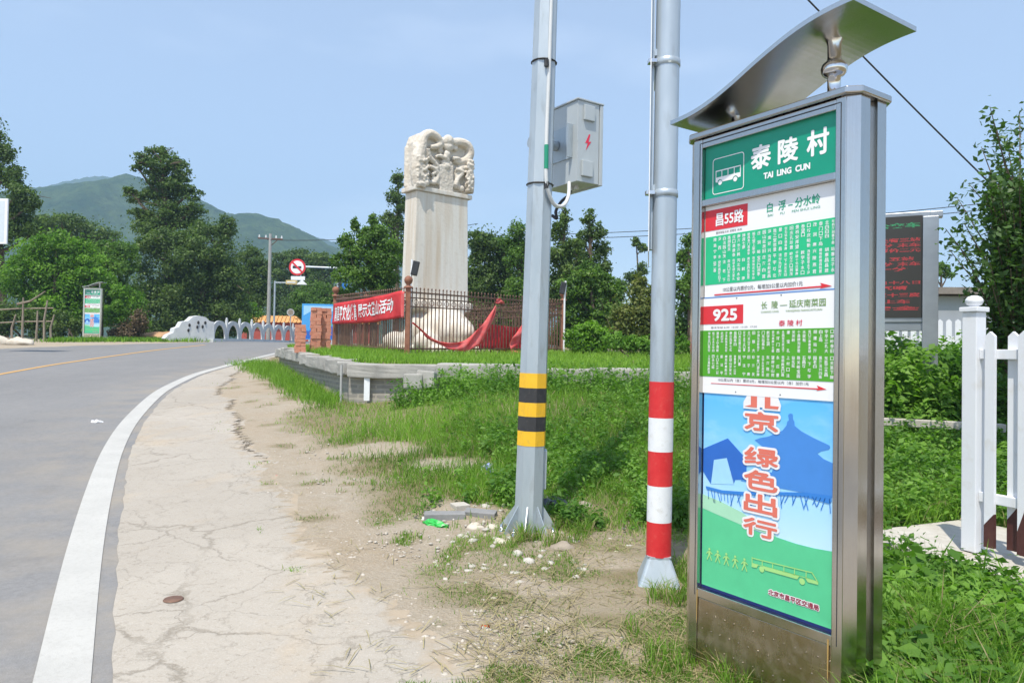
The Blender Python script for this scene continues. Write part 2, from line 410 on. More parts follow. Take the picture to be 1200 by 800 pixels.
F_CYP = foliage('cypress_leaf', (0.050, 0.095, 0.026), (0.150, 0.225, 0.060), 0.32)
F_MID = foliage('broad_leaf', (0.055, 0.120, 0.024), (0.165, 0.280, 0.055), 0.38)
F_BRI = foliage('bright_leaf', (0.065, 0.155, 0.018), (0.20, 0.37, 0.045), 0.42)
F_OLV = foliage('olive_leaf', (0.08, 0.12, 0.025), (0.24, 0.26, 0.08), 0.3)
F_DEAD = foliage('dead_leaf', (0.10, 0.07, 0.04), (0.22, 0.16, 0.10), 0.2)
F_NEAR = foliage('near_tree_leaf', (0.030, 0.070, 0.018), (0.085, 0.165, 0.034), 0.32, 0.35)
F_GRASS = foliage('grass_blade', (0.085, 0.180, 0.024), (0.24, 0.41, 0.058), 0.42, 0.15)
F_DRY = foliage('dry_grass', (0.20, 0.17, 0.08), (0.42, 0.36, 0.20), 0.25, 0.15)
F_WEED = foliage('weed_leaf', (0.075, 0.175, 0.026), (0.20, 0.36, 0.060), 0.42, 0.2)

def ground_mat():
    m, nt, b = newmat('dry_soil')
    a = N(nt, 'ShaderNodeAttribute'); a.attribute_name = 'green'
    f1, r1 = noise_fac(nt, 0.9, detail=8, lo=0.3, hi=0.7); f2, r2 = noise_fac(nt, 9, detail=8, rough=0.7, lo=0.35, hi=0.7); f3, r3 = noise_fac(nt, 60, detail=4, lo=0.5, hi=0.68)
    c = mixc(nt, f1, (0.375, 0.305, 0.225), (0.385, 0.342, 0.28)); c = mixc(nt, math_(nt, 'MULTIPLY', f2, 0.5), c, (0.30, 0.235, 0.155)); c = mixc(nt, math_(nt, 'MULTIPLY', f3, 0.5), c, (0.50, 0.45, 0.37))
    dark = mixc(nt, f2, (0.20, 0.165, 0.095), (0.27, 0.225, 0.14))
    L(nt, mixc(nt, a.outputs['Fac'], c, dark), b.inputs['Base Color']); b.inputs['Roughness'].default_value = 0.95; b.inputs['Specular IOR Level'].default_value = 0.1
    bump(nt, b, math_(nt, 'ADD', r2, math_(nt, 'MULTIPLY', r3, 0.5)), 0.9, 0.04)
    return m
GROUND = ground_mat()
def asphalt_mat():
    m, nt, b = newmat('worn_asphalt')
    a = N(nt, 'ShaderNodeAttribute'); a.attribute_name = 'edge'
    f1, r1 = noise_fac(nt, 0.35, detail=6, lo=0.3, hi=0.7, stretch=(1, 0.35, 1)); f2, r2 = noise_fac(nt, 130, detail=3, lo=0.35, hi=0.7); f3, r3 = noise_fac(nt, 3, detail=8, lo=0.55, hi=0.75)
    c = mixc(nt, f1, (0.172, 0.168, 0.166), (0.212, 0.207, 0.204)); c = mixc(nt, math_(nt, 'MULTIPLY', f2, 0.6), c, (0.27, 0.268, 0.265)); c = mixc(nt, math_(nt, 'MULTIPLY', f3, 0.35), c, (0.11, 0.11, 0.115))
    fm_, _ = noise_fac(nt, 22, detail=6, rough=0.8, lo=0.38, hi=0.66); c = mixc(nt, math_(nt, 'MULTIPLY', fm_, 0.40), c, (0.115, 0.113, 0.112)); fm2, _ = noise_fac(nt, 1.1, detail=7, rough=0.7, lo=0.5, hi=0.72, stretch=(1, 0.4, 1)); c = mixc(nt, math_(nt, 'MULTIPLY', fm2, 0.35), c, (0.26, 0.25, 0.235))
    # dust drifted off the shoulder along the edge
    fd, _ = noise_fac(nt, 1.3, detail=7, lo=0.42, hi=0.66)
    c = mixc(nt, math_(nt, 'MULTIPLY', math_(nt, 'MULTIPLY', fd, a.outputs['Fac']), 0.55), c, (0.33, 0.28, 0.21))
    vo = N(nt, 'ShaderNodeTexVoronoi'); vo.feature = 'DISTANCE_TO_EDGE'; vo.inputs['Scale'].default_value = 0.28; 
    tcd = N(nt, 'ShaderNodeTexCoord'); nn = N(nt, 'ShaderNodeTexNoise'); nn.inputs['Scale'].default_value = 2.0; nn.inputs['Detail'].default_value = 6
    L(nt, tcd.outputs['Object'], nn.inputs['Vector']); va = N(nt, 'ShaderNodeVectorMath'); va.operation = 'MULTIPLY_ADD'; va.inputs[1].default_value = (0.9, 0.9, 0.9)
    L(nt, nn.outputs['Color'], va.inputs[0]); L(nt, tcd.outputs['Object'], va.inputs[2]); L(nt, va.outputs[0], vo.inputs['Vector'])
    ck = N(nt, 'ShaderNodeMapRange'); ck.inputs['From Min'].default_value = 0.0; ck.inputs['From Max'].default_value = 0.006; ck.inputs['To Min'].default_value = 1; ck.inputs['To Max'].default_value = 0
    L(nt, vo.outputs['Distance'], ck.inputs['Value']); c = mixc(nt, math_(nt, 'MULTIPLY', ck.outputs[0], 0.12), c, (0.08, 0.08, 0.08))
    L(nt, c, b.inputs['Base Color']); b.inputs['Roughness'].default_value = 0.8; b.inputs['Specular IOR Level'].default_value = 0.25
    bump(nt, b, r2, 0.35, 0.008)
    return m
ASPHALT = asphalt_mat()
def concrete_mat():
    m, nt, b = newmat('cracked_concrete')
    a = N(nt, 'ShaderNodeAttribute'); a.attribute_name = 'edge'
    f1, r1 = noise_fac(nt, 0.8, detail=8, lo=0.3, hi=0.7); f2, r2 = noise_fac(nt, 7, detail=9, rough=0.7, lo=0.4, hi=0.7); f3, r3 = noise_fac(nt, 90, detail=3, lo=0.5, hi=0.7)
    c = mixc(nt, f1, (0.345, 0.310, 0.262), (0.405, 0.368, 0.318)); c = mixc(nt, math_(nt, 'MULTIPLY', f2, 0.35), c, (0.34, 0.30, 0.25)); c = mixc(nt, math_(nt, 'MULTIPLY', f3, 0.35), c, (0.52, 0.49, 0.44))
    # ochre stains of soil
    fs, _ = noise_fac(nt, 0.9, detail=7, lo=0.56, hi=0.72, stretch=(1.4, 0.8, 1)); c = mixc(nt, math_(nt, 'MULTIPLY', fs, 0.45), c, (0.46, 0.345, 0.22))
    tcd = N(nt, 'ShaderNodeTexCoord'); nn = N(nt, 'ShaderNodeTexNoise'); nn.inputs['Scale'].default_value = 3.0; nn.inputs['Detail'].default_value = 8; nn.inputs['Roughness'].default_value = 0.65
    L(nt, tcd.outputs['Object'], nn.inputs['Vector']); va = N(nt, 'ShaderNodeVectorMath'); va.operation = 'MULTIPLY_ADD'; va.inputs[1].default_value = (0.42, 0.42, 0.42)
    L(nt, nn.outputs['Color'], va.inputs[0]); L(nt, tcd.outputs['Object'], va.inputs[2])
    cracks = None
    for sc_, w_, st in ((0.42, 0.009, 0.6), (0.95, 0.008, 0.55), (2.3, 0.010, 0.4)):
        vo = N(nt, 'ShaderNodeTexVoronoi'); vo.feature = 'DISTANCE_TO_EDGE'; vo.inputs['Scale'].default_value = sc_; L(nt, va.outputs[0], vo.inputs['Vector'])
        ck = N(nt, 'ShaderNodeMapRange'); ck.inputs['From Max'].default_value = w_; ck.inputs['To Min'].default_value = 1; ck.inputs['To Max'].default_value = 0
        L(nt, vo.outputs['Distance'], ck.inputs['Value'])
        fm, _ = noise_fac(nt, 0.7 + sc_, detail=3, lo=0.36, hi=0.56)
        k = math_(nt, 'MULTIPLY', math_(nt, 'MULTIPLY', ck.outputs[0], fm), st); cracks = k if cracks is None else math_(nt, 'MAXIMUM', cracks, k)
    c = mixc(nt, cracks, c, (0.17, 0.145, 0.11))
    fp, _ = noise_fac(nt, 0.45, detail=3, lo=0.46, hi=0.54); c = mixc(nt, math_(nt, 'MULTIPLY', fp, 0.22), c, (0.28, 0.255, 0.22))
    fg, _ = noise_fac(nt, 26, detail=5, rough=0.75, lo=0.56, hi=0.66); c = mixc(nt, math_(nt, 'MULTIPLY', fg, 0.5), c, (0.22, 0.19, 0.15))
    fd, _ = noise_fac(nt, 3.2, detail=8, lo=0.38, hi=0.62)
    e1 = N(nt, 'ShaderNodeMapRange'); e1.inputs['From Min'].default_value = 0.55; e1.inputs['From Max'].default_value = 0.95
    L(nt, math_(nt, 'ADD', a.outputs['Fac'], math_(nt, 'MULTIPLY', math_(nt, 'SUBTRACT', fd, 0.5), 0.7)), e1.inputs['Value'])
    c = mixc(nt, e1.outputs[0], c, mixc(nt, f2, (0.365, 0.30, 0.225), (0.30, 0.245, 0.175)))
    L(nt, c, b.inputs['Base Color']); b.inputs['Roughness'].default_value = 0.92; b.inputs['Specular IOR Level'].default_value = 0.15
    bump(nt, b, math_(nt, 'SUBTRACT', math_(nt, 'ADD', r2, math_(nt, 'MULTIPLY', r3, 0.3)), cracks), 0.45, 0.02)
    return m
CONCRETE = concrete_mat()
def paint_mat(name, c, under, lo=0.58, hi=0.72):
    m, nt, b = newmat(name); f, r = noise_fac(nt, 38, detail=9, rough=0.75, lo=lo, hi=hi); f2, r2 = noise_fac(nt, 2, detail=5, lo=0.3, hi=0.7)
    L(nt, mixc(nt, math_(nt, 'MULTIPLY', f, 0.38), mixc(nt, f2, c, tuple(v * 0.84 for v in c)), under), b.inputs['Base Color']); b.inputs['Roughness'].default_value = 0.75
    _, r3 = noise_fac(nt, 120, detail=3); bump(nt, b, r3, 0.25, 0.006)
    return m
LINEW = paint_mat('white_road_paint', (0.47, 0.46, 0.43), (0.25, 0.235, 0.21), 0.50, 0.70); LINEY = paint_mat('yellow_road_paint', (0.60, 0.34, 0.10), (0.2, 0.17, 0.13), 0.5, 0.7)
def hill_mat(name, c1, c2):
    m, nt, b = newmat(name); f, r = noise_fac(nt, 0.035, detail=10, rough=0.7, lo=0.36, hi=0.64); f2, r2 = noise_fac(nt, 0.12, detail=6, rough=0.7, lo=0.4, hi=0.66)
    c = mixc(nt, f, c1, c2); c = mixc(nt, math_(nt, 'MULTIPLY', f2, 0.6), c, tuple(v * 0.45 for v in c1)); L(nt, c, b.inputs['Base Color']); b.inputs['Roughness'].default_value = 1.0
    b.inputs['Specular IOR Level'].default_value = 0.0
    bump(nt, b, math_(nt, 'ADD', r, r2), 1.0, 9.0)
    return m
HILL = hill_mat('wooded_hillside', (0.035, 0.085, 0.022), (0.12, 0.18, 0.05))

# ------------------------------------------------------------------ setting: ground, road, shoulder, markings
line_px = [(74, 800), (89, 700), (100, 642), (110, 600), (128, 537), (148, 500), (172, 474), (189, 459), (228, 440), (283, 425), (315, 417), (335, 412.5)]
inner = [G(*p)[:2] for p in line_px]
d0 = (inner[0] - inner[2]); d0 /= np.linalg.norm(d0)
inner = [inner[0] + d0 * 9] + [inner[0] + d0 * 4] + inner + [np.array(p) for p in ((-9.1, 38), (-8.9, 52), (-6, 75))]
inner = np.array(inner)
def resample(P, n, smooth=3):
    P = np.asarray(P, float); d = np.concatenate([[0], np.cumsum(np.linalg.norm(np.diff(P, axis=0), axis=1))])
    # denser close to the camera
    t = d[-1] * np.linspace(0, 1, n) ** 1.35
    Q = np.stack([np.interp(t, d, P[:, k]) for k in range(2)], 1)
    for _ in range(smooth):
        Q[1:-1] = (Q[:-2] + 2 * Q[1:-1] + Q[2:]) / 4
    return Q
NR = 420
IN = resample(inner, NR, 40)
tan = np.gradient(IN, axis=0); tan /= np.linalg.norm(tan, axis=1)[:, None]
RIGHT = np.stack([tan[:, 1], -tan[:, 0]], 1)
def strip(name, o0, o1, n, lift, mat, kind='structure', edgefn=None):
    """a sheet following the lane edge from offset o0(i) to o1(i), in metres to the right"""
    w = np.linspace(0, 1, n)[None, :]
    O0 = (o0 if hasattr(o0, '__len__') else np.full(NR, o0))[:, None]; O1 = (o1 if hasattr(o1, '__len__') else np.full(NR, o1))[:, None]
    O = O0 + (O1 - O0) * w
    X = IN[:, 0:1] + RIGHT[:, 0:1] * O; Y = IN[:, 1:2] + RIGHT[:, 1:2] * O
    e = edgefn(w, O) if edgefn else np.zeros_like(X)
    o = grid_mesh(name, X, Y, gz(X, Y) + lift, mat, {'edge': e + 0 * X}); tag(o, kind=kind); return o
# carriageway: from the line to the far verge
outer_w = np.interp(IN[:, 1], [-6, 3, 8, 14, 20, 26, 30, 33, 36, 40, 52, 75], [13, 13, 13, 13.0, 12.6, 10.8, 9.0, 7.2, 5.9, 5.6, 5.8, 6.0])
strip('road', -outer_w, 0.36, 60, 0.030, ASPHALT, edgefn=lambda w, O: np.clip(1 + (O - 0.2) / 1.8, 0, 1))
strip('road_marking', -0.11, 0.11, 5, 0.036, LINEW)
yl = np.array([G(*p)[:2] for p in ((-160, 470), (-60, 453), (0, 440), (60, 429), (120, 420), (180, 411.5), (240, 405))])
YL = resample(yl, 80, 8); ty = np.gradient(YL, axis=0); ty /= np.linalg.norm(ty, axis=1)[:, None]
XX = np.stack([YL[:, 0] - ty[:, 1] * .07, YL[:, 0] + ty[:, 1] * .07], 1); YY = np.stack([YL[:, 1] + ty[:, 0] * .07, YL[:, 1] - ty[:, 0] * .07], 1)
tag(grid_mesh('centre_line', XX, YY, gz(XX, YY) + 0.037, LINEY, {'edge': XX * 0}), kind='structure')

# concrete shoulder
sh_px = [(560, 800), (430, 690), (350, 600), (302, 525), (280, 485), (266, 460), (276, 441), (305, 427), (334, 416)]
shp = np.array([G(*p)[:2] for p in sh_px])
shy = np.concatenate([[-5, 1.0], shp[:, 1], [40, 80]])
def shoulder_width():
    out = []
    for i in range(NR):
        # distance along the local right direction to the polyline of the outer border
        y = IN[i, 1]
        best = 2.3
        P = np.vstack([shp[0] + (shp[0] - shp[1]) * 3, shp, [[-8.2, 40]], [[-8, 60]]])
        for a, b in zip(P[:-1], P[1:]):
            m = np.array([[RIGHT[i, 0], a[0] - b[0]], [RIGHT[i, 1], a[1] - b[1]]])
            if abs(np.linalg.det(m)) < 1e-9: continue
            s, t = np.linalg.solve(m, a - IN[i])
            if 0 <= t <= 1 and s > 0.2: best = s; break
        out.append(best)
    return np.array(out)
SW = shoulder_width()
for _ in range(12): SW[1:-1] = (SW[:-2] + 2 * SW[1:-1] + SW[2:]) / 4
s_len = np.concatenate([[0], np.cumsum(np.linalg.norm(np.diff(IN, axis=0), axis=1))])
SWN = SW + (fbm(s_len * 1.6, s_len * 0 + 3.3, 5, 5) - 0.5) * 0.7 * np.clip(SW / 2, .2, 1)
ED0 = 0.20 + (fbm(s_len * 5, s_len * 0 + 9.1, 8, 5) - 0.5) * 0.06
strip('concrete_shoulder', ED0, SWN, 40, 0.034, CONCRETE, edgefn=lambda w, O: np.clip((w - 0.62) / 0.38, 0, 1) ** 1.3)

# green (vegetated) mask in ground coordinates
GB_Y = [430, 455, 475, 500, 520, 545, 565, 600, 640, 700, 750, 800, 900]
GB_X = [292, 318, 352, 345, 360, 408, 440, 458, 482, 515, 565, 650, 770]
BARE = [(715, 668, 50, 12), (600, 690, 40, 10), (610, 738, 55, 12), (745, 778, 40, 16), (530, 548, 55, 9), (575, 603, 45, 10), (450, 530, 50, 10), (480, 640, 50, 40), (690, 760, 50, 20), (640, 700, 40, 10), (548, 614, 60, 22), (620, 632, 40, 14)]
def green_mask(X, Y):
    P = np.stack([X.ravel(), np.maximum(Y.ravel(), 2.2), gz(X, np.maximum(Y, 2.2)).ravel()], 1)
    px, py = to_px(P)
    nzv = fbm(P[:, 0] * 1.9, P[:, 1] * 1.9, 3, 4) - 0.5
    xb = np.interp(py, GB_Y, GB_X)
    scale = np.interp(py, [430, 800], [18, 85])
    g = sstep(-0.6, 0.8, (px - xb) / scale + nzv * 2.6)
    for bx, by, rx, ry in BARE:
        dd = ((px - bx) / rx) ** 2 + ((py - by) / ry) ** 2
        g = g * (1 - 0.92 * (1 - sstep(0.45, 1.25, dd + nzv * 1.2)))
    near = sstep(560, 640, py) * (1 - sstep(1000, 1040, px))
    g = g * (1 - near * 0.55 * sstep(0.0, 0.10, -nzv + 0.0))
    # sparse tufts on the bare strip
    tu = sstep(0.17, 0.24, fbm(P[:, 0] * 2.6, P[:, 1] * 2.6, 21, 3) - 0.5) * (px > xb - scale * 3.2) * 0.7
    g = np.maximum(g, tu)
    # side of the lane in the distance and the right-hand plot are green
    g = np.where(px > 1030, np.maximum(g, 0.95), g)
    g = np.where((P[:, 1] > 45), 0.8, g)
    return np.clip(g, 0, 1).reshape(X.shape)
def axis(parts):
    return np.concatenate([np.arange(a, b, s) for a, b, s in parts])
xs = axis([(-1600, -200, 100), (-200, -40, 10), (-40, -9, 1.0), (-9, 9, 0.09), (9, 40, 1.0), (40, 200, 10), (200, 1601, 100)])
ys = axis([(-60, 0, 3), (0, 1.5, .5), (1.5, 9, 0.09), (9, 20, 0.16), (20, 60, 1.0), (60, 200, 10), (200, 1700, 100)])
X, Y = np.meshgrid(xs, ys)
Z = gz(X, Y)
# right border of the lane + shoulder as x(y), to seat the ground under the paved sheets
bx_y = IN[:, 1] + RIGHT[:, 1] * (SWN); bx_x = IN[:, 0] + RIGHT[:, 0] * (SWN)
od = np.argsort(bx_y); XB = np.interp(Y, bx_y[od], bx_x[od])
lx_y = IN[:, 1] - RIGHT[:, 1] * outer_w; lx_x = IN[:, 0] - RIGHT[:, 0] * outer_w
od2 = np.argsort(lx_y); XL = np.interp(Y, lx_y[od2], lx_x[od2])
under = (1 - sstep(-0.40, -0.22, X - XB)) * sstep(0.3, 1.2, X - XL) * (Y < 75)
near_rel = ((fbm(X * 1.4, Y * 1.4, 11, 4) - 0.5) * 0.10 + (fbm(X * 7, Y * 7, 12, 3) - 0.5) * 0.028) * sstep(0.0, 0.7, X - XB) * (Y < 30)
GM = green_mask(X, Y)
Zg = Z + near_rel - under * 0.07 + 0.034 * (1 - under) * (Y < 40)
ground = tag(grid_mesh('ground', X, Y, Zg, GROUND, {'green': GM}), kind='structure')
def ground_z(x, y): return float(gz(x, y)) + 0.015

# ------------------------------------------------------------------ terrace the stele stands on
C0 = at(410, 428, 13.0)[:2]; CL = np.array([-7.05, 22.0]); CR = np.array([8.5, 10.4])
def pz(x, y): return 1.25 + 0.032 * np.clip(np.asarray(y, float) - 11.5, 0, 9)
def on_terrace(px, py):
    v = ray(px, py); v = v / v[1]; d = 15.0
    ds = np.arange(10, 40, .02); e = CAM_H + v[2] * ds - pz(v[0] * ds, ds); i = np.argmax(e < 0) if (e < 0).any() else len(ds) - 1
    return Vector((v[0] * ds[i], ds[i], float(pz(0, ds[i]))))
s_ = np.linspace(0, 1, 60)[:, None]; w_ = np.linspace(0, 1, 60)[None, :] ** 1.5
fx = np.where(s_ < .45, CL[0] + (C0[0] - CL[0]) * s_ / .45, C0[0] + (CR[0] - C0[0]) * (s_ - .45) / .55)
fy = np.where(s_ < .45, CL[1] + (C0[1] - CL[1]) * s_ / .45, C0[1] + (CR[1] - C0[1]) * (s_ - .45) / .55)
bx = np.interp(s_, [0, .45, 1], [-7.4, -2, 14]); by = np.interp(s_, [0, .2, .45, 1], [23, 27, 30, 30])
TX = fx + (bx - fx) * w_; TY = fy + (by - fy) * w_
tz = pz(TX, TY) - 0.02 + (fbm(TX * 1.3, TY * 1.3, 31, 3) - .5) * 0.05 * sstep(0, .1, w_)
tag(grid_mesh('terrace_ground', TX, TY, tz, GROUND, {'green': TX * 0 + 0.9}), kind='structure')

# ------------------------------------------------------------------ hills
def hill(name, prof, d, depth, mat, seed):
    pts = [at(px, py, d) for px, py in prof]; hx = np.array([p[0] for p in pts]); hz = np.array([p[2] for p in pts])
    xs_ = np.linspace(hx[0], hx[-1], 260); zs = np.interp(xs_, hx, hz)
    k = np.ones(5) / 5; zs = np.convolve(np.pad(zs, 2, mode='edge'), k, 'valid')
    v = np.linspace(-1, 1, 60)[:, None]
    Xh = xs_[None, :] + 0 * v; Yh = d + v * depth + 0 * Xh
    prf = np.clip(1 - np.abs(v) ** 1.3, 0, 1)
    Zh = 1.0 + (zs[None, :] - 1.0) * prf
    rid = (fbm(Xh * 0.012, Yh * 0.010, seed, 5) - .5)
    Zh = Zh * (1 + 0.30 * rid * (1 - prf)) + rid * 14 * (np.abs(v) > 0.02) * np.clip(np.abs(v) * 4, 0, 1)
    # tree tops give the ridge a ragged edge
    Zh = Zh + (fbm(Xh * 0.22, Yh * 0.22, seed + 4, 2) - 0.5) * 5.0 * (prf > 0.02)
    return tag(grid_mesh(name, Xh, Yh, Zh, mat), kind='structure')
hill('hill', [(-420, 330), (-300, 290), (-160, 250), (-60, 232), (40, 222), (75, 218), (130, 211), (148, 203), (166, 207), (190, 226), (240, 236), (270, 252), (300, 250), (330, 258), (360, 273), (395, 291), (430, 309), (480, 340), (560, 385), (620, 400)], 780, 260, HILL, 3)
hill('far_hill', [(-400, 300), (-200, 262), (-60, 235), (40, 222), (80, 212), (112, 206), (128, 206), (150, 216), (200, 236), (300, 262), (400, 285), (470, 300), (560, 330), (680, 365), (800, 395)], 1500, 300, HILL, 17)

# ------------------------------------------------------------------ bus stop sign
SA = at(800, 786, 3.46); SA[2] = 0.0
def text_mesh(s, bold=0.0, spacing=1.0, line=1.0, align='LEFT'):
    cu = bpy.data.curves.new('lettering', 'FONT'); cu.body = s; cu.offset = bold; cu.space_character = spacing; cu.space_line = line
    cu.align_x = align; cu.resolution_u = 3; cu.size = 1.0; cu.fill_mode = 'BOTH'
    o = bpy.data.objects.new('lettering', cu); COL.objects.link(o)
    dg = bpy.context.evaluated_depsgraph_get(); me = bpy.data.meshes.new_from_object(o.evaluated_get(dg))
    bpy.data.objects.remove(o); bpy.data.curves.remove(cu)
    return me
def lettering(parent, s, x0, x1, z0, z1, y, mat, bold=0.0, name='lettering', spacing=1.0, line=1.0, shear=0.0, align='LEFT'):
    """text fitted into the rectangle x0..x1, z0..z1 of a parent's XZ plane at depth y; bold thickens the strokes by that part of the height"""
    me0 = text_mesh(s, 0.0, spacing, line, align)
    n = len(me0.vertices); co = np.empty(n * 3, np.float32); me0.vertices.foreach_get('co', co); co = co.reshape(-1, 3)
    tri = [tuple(p.vertices) for p in me0.polygons]; bpy.data.meshes.remove(me0)
    mn = co.min(0); mxx = co.max(0); g = bold * (z1 - z0)
    u = (co[:, 0] - mn[0]) / max(1e-6, mxx[0] - mn[0]); v = (co[:, 1] - mn[1]) / max(1e-6, mxx[1] - mn[1])
    K = 1 if bold < .004 else (8 if bold < .07 else 14); V = []; F = []
    for k in range(K):
        a_ = 2 * math.pi * k / K; ox, oz = (0, 0) if K == 1 else (g * math.cos(a_), g * math.sin(a_))
        V.append(np.stack([x0 + g + u * (x1 - x0 - 2 * g) + ox, np.full(n, y - .00003 * k), z0 + g + v * (z1 - z0 - 2 * g) + oz], 1)); F += [tuple(i + k * n for i in t) for t in tri]
    me = bpy.data.meshes.new(name); me.from_pydata(np.concatenate(V).tolist(), [], F); me.materials.append(mat)
    return link(bpy.data.objects.new(name, me), parent)
def plate(parent, name, pts, y, mat, th=0.0012):
    b = MB(); b.prism(pts, y, y + th, lambda p, q, a: (p, a, q)); return b.build(name, mat, parent)
def rrect(x0, x1, z0, z1, r, n=5):
    P = []
    for cx, cz, a0 in ((x1 - r, z1 - r, 0), (x0 + r, z1 - r, 90), (x0 + r, z0 + r, 180), (x1 - r, z0 + r, 270)):
        for k in range(n + 1):
            a = math.radians(a0 + 90 * k / n); P.append((cx + r * math.cos(a), cz + r * math.sin(a)))
    return P
def rect(x0, x1, z0, z1): return [(x0, z0), (x1, z0), (x1, z1), (x0, z1)]

HANZI = '昌平西关东涧头白浮化庄南口路北站村口大桥新建德胜口环岛政法学石牌坊胡庄七孔泰陵康思景永长十三茂裕庆献李水库老君堂下上麻峪房燕子台王家园黑山寨分岭沟门慈悲峪海字望宝兴延安四海珍珠泉旧县永宁'
def stop_table(cols, rows, seed):
    r = random.Random(seed); out = []
    for row in range(rows):
        cs = []
        for c in range(cols):
            n = r.randint(3, 6); cs.append([r.choice(HANZI) for _ in range(n)])
        out.append(cs)
    return out
def table_mesh(parent, x0, x1, bands, cols, seed, y, mat, name='stop_list'):
    """columns of small stop names, written downwards"""
    r = random.Random(seed); cw = (x1 - x0) / cols; bmx = bmesh.new(); cache = {}
    for (z0, z1) in bands:
        for c in range(cols):
            k = r.randint(3, 7); h = (z1 - z0); chars = [r.choice(HANZI) for _ in range(k)]
            size = min(h / k * 0.92, cw * 0.62); step = (h - size) / max(1, k - 1) if r.random() < .7 else size * 1.06
            # two-digit stop number above the name
            items = [(ch, z1 - size - i * step, size, size) for i, ch in enumerate(chars)]
            for ch, zz, sx, sz in items:
                if ch not in cache:
                    me = text_mesh(ch, 0.012); vs = np.array([v.co[:2] for v in me.vertices]); fs = [tuple(p.vertices) for p in me.polygons]
                    mn = vs.min(0); mx_ = vs.max(0); cache[ch] = ((vs - mn) / np.maximum(mx_ - mn, 1e-6), fs); bpy.data.meshes.remove(me)
                vs, fs = cache[ch]
                xx = x0 + c * cw + (cw - sx) / 2
                bv = [bmx.verts.new((xx + v[0] * sx, y, zz + v[1] * sz)) for v in vs]
                for f in fs:
                    try: bmx.faces.new([bv[i] for i in f])
                    except ValueError: pass
    me = bpy.data.meshes.new(name); bmx.to_mesh(me); bmx.free(); me.materials.append(mat)
    return link(bpy.data.objects.new(name, me), parent)

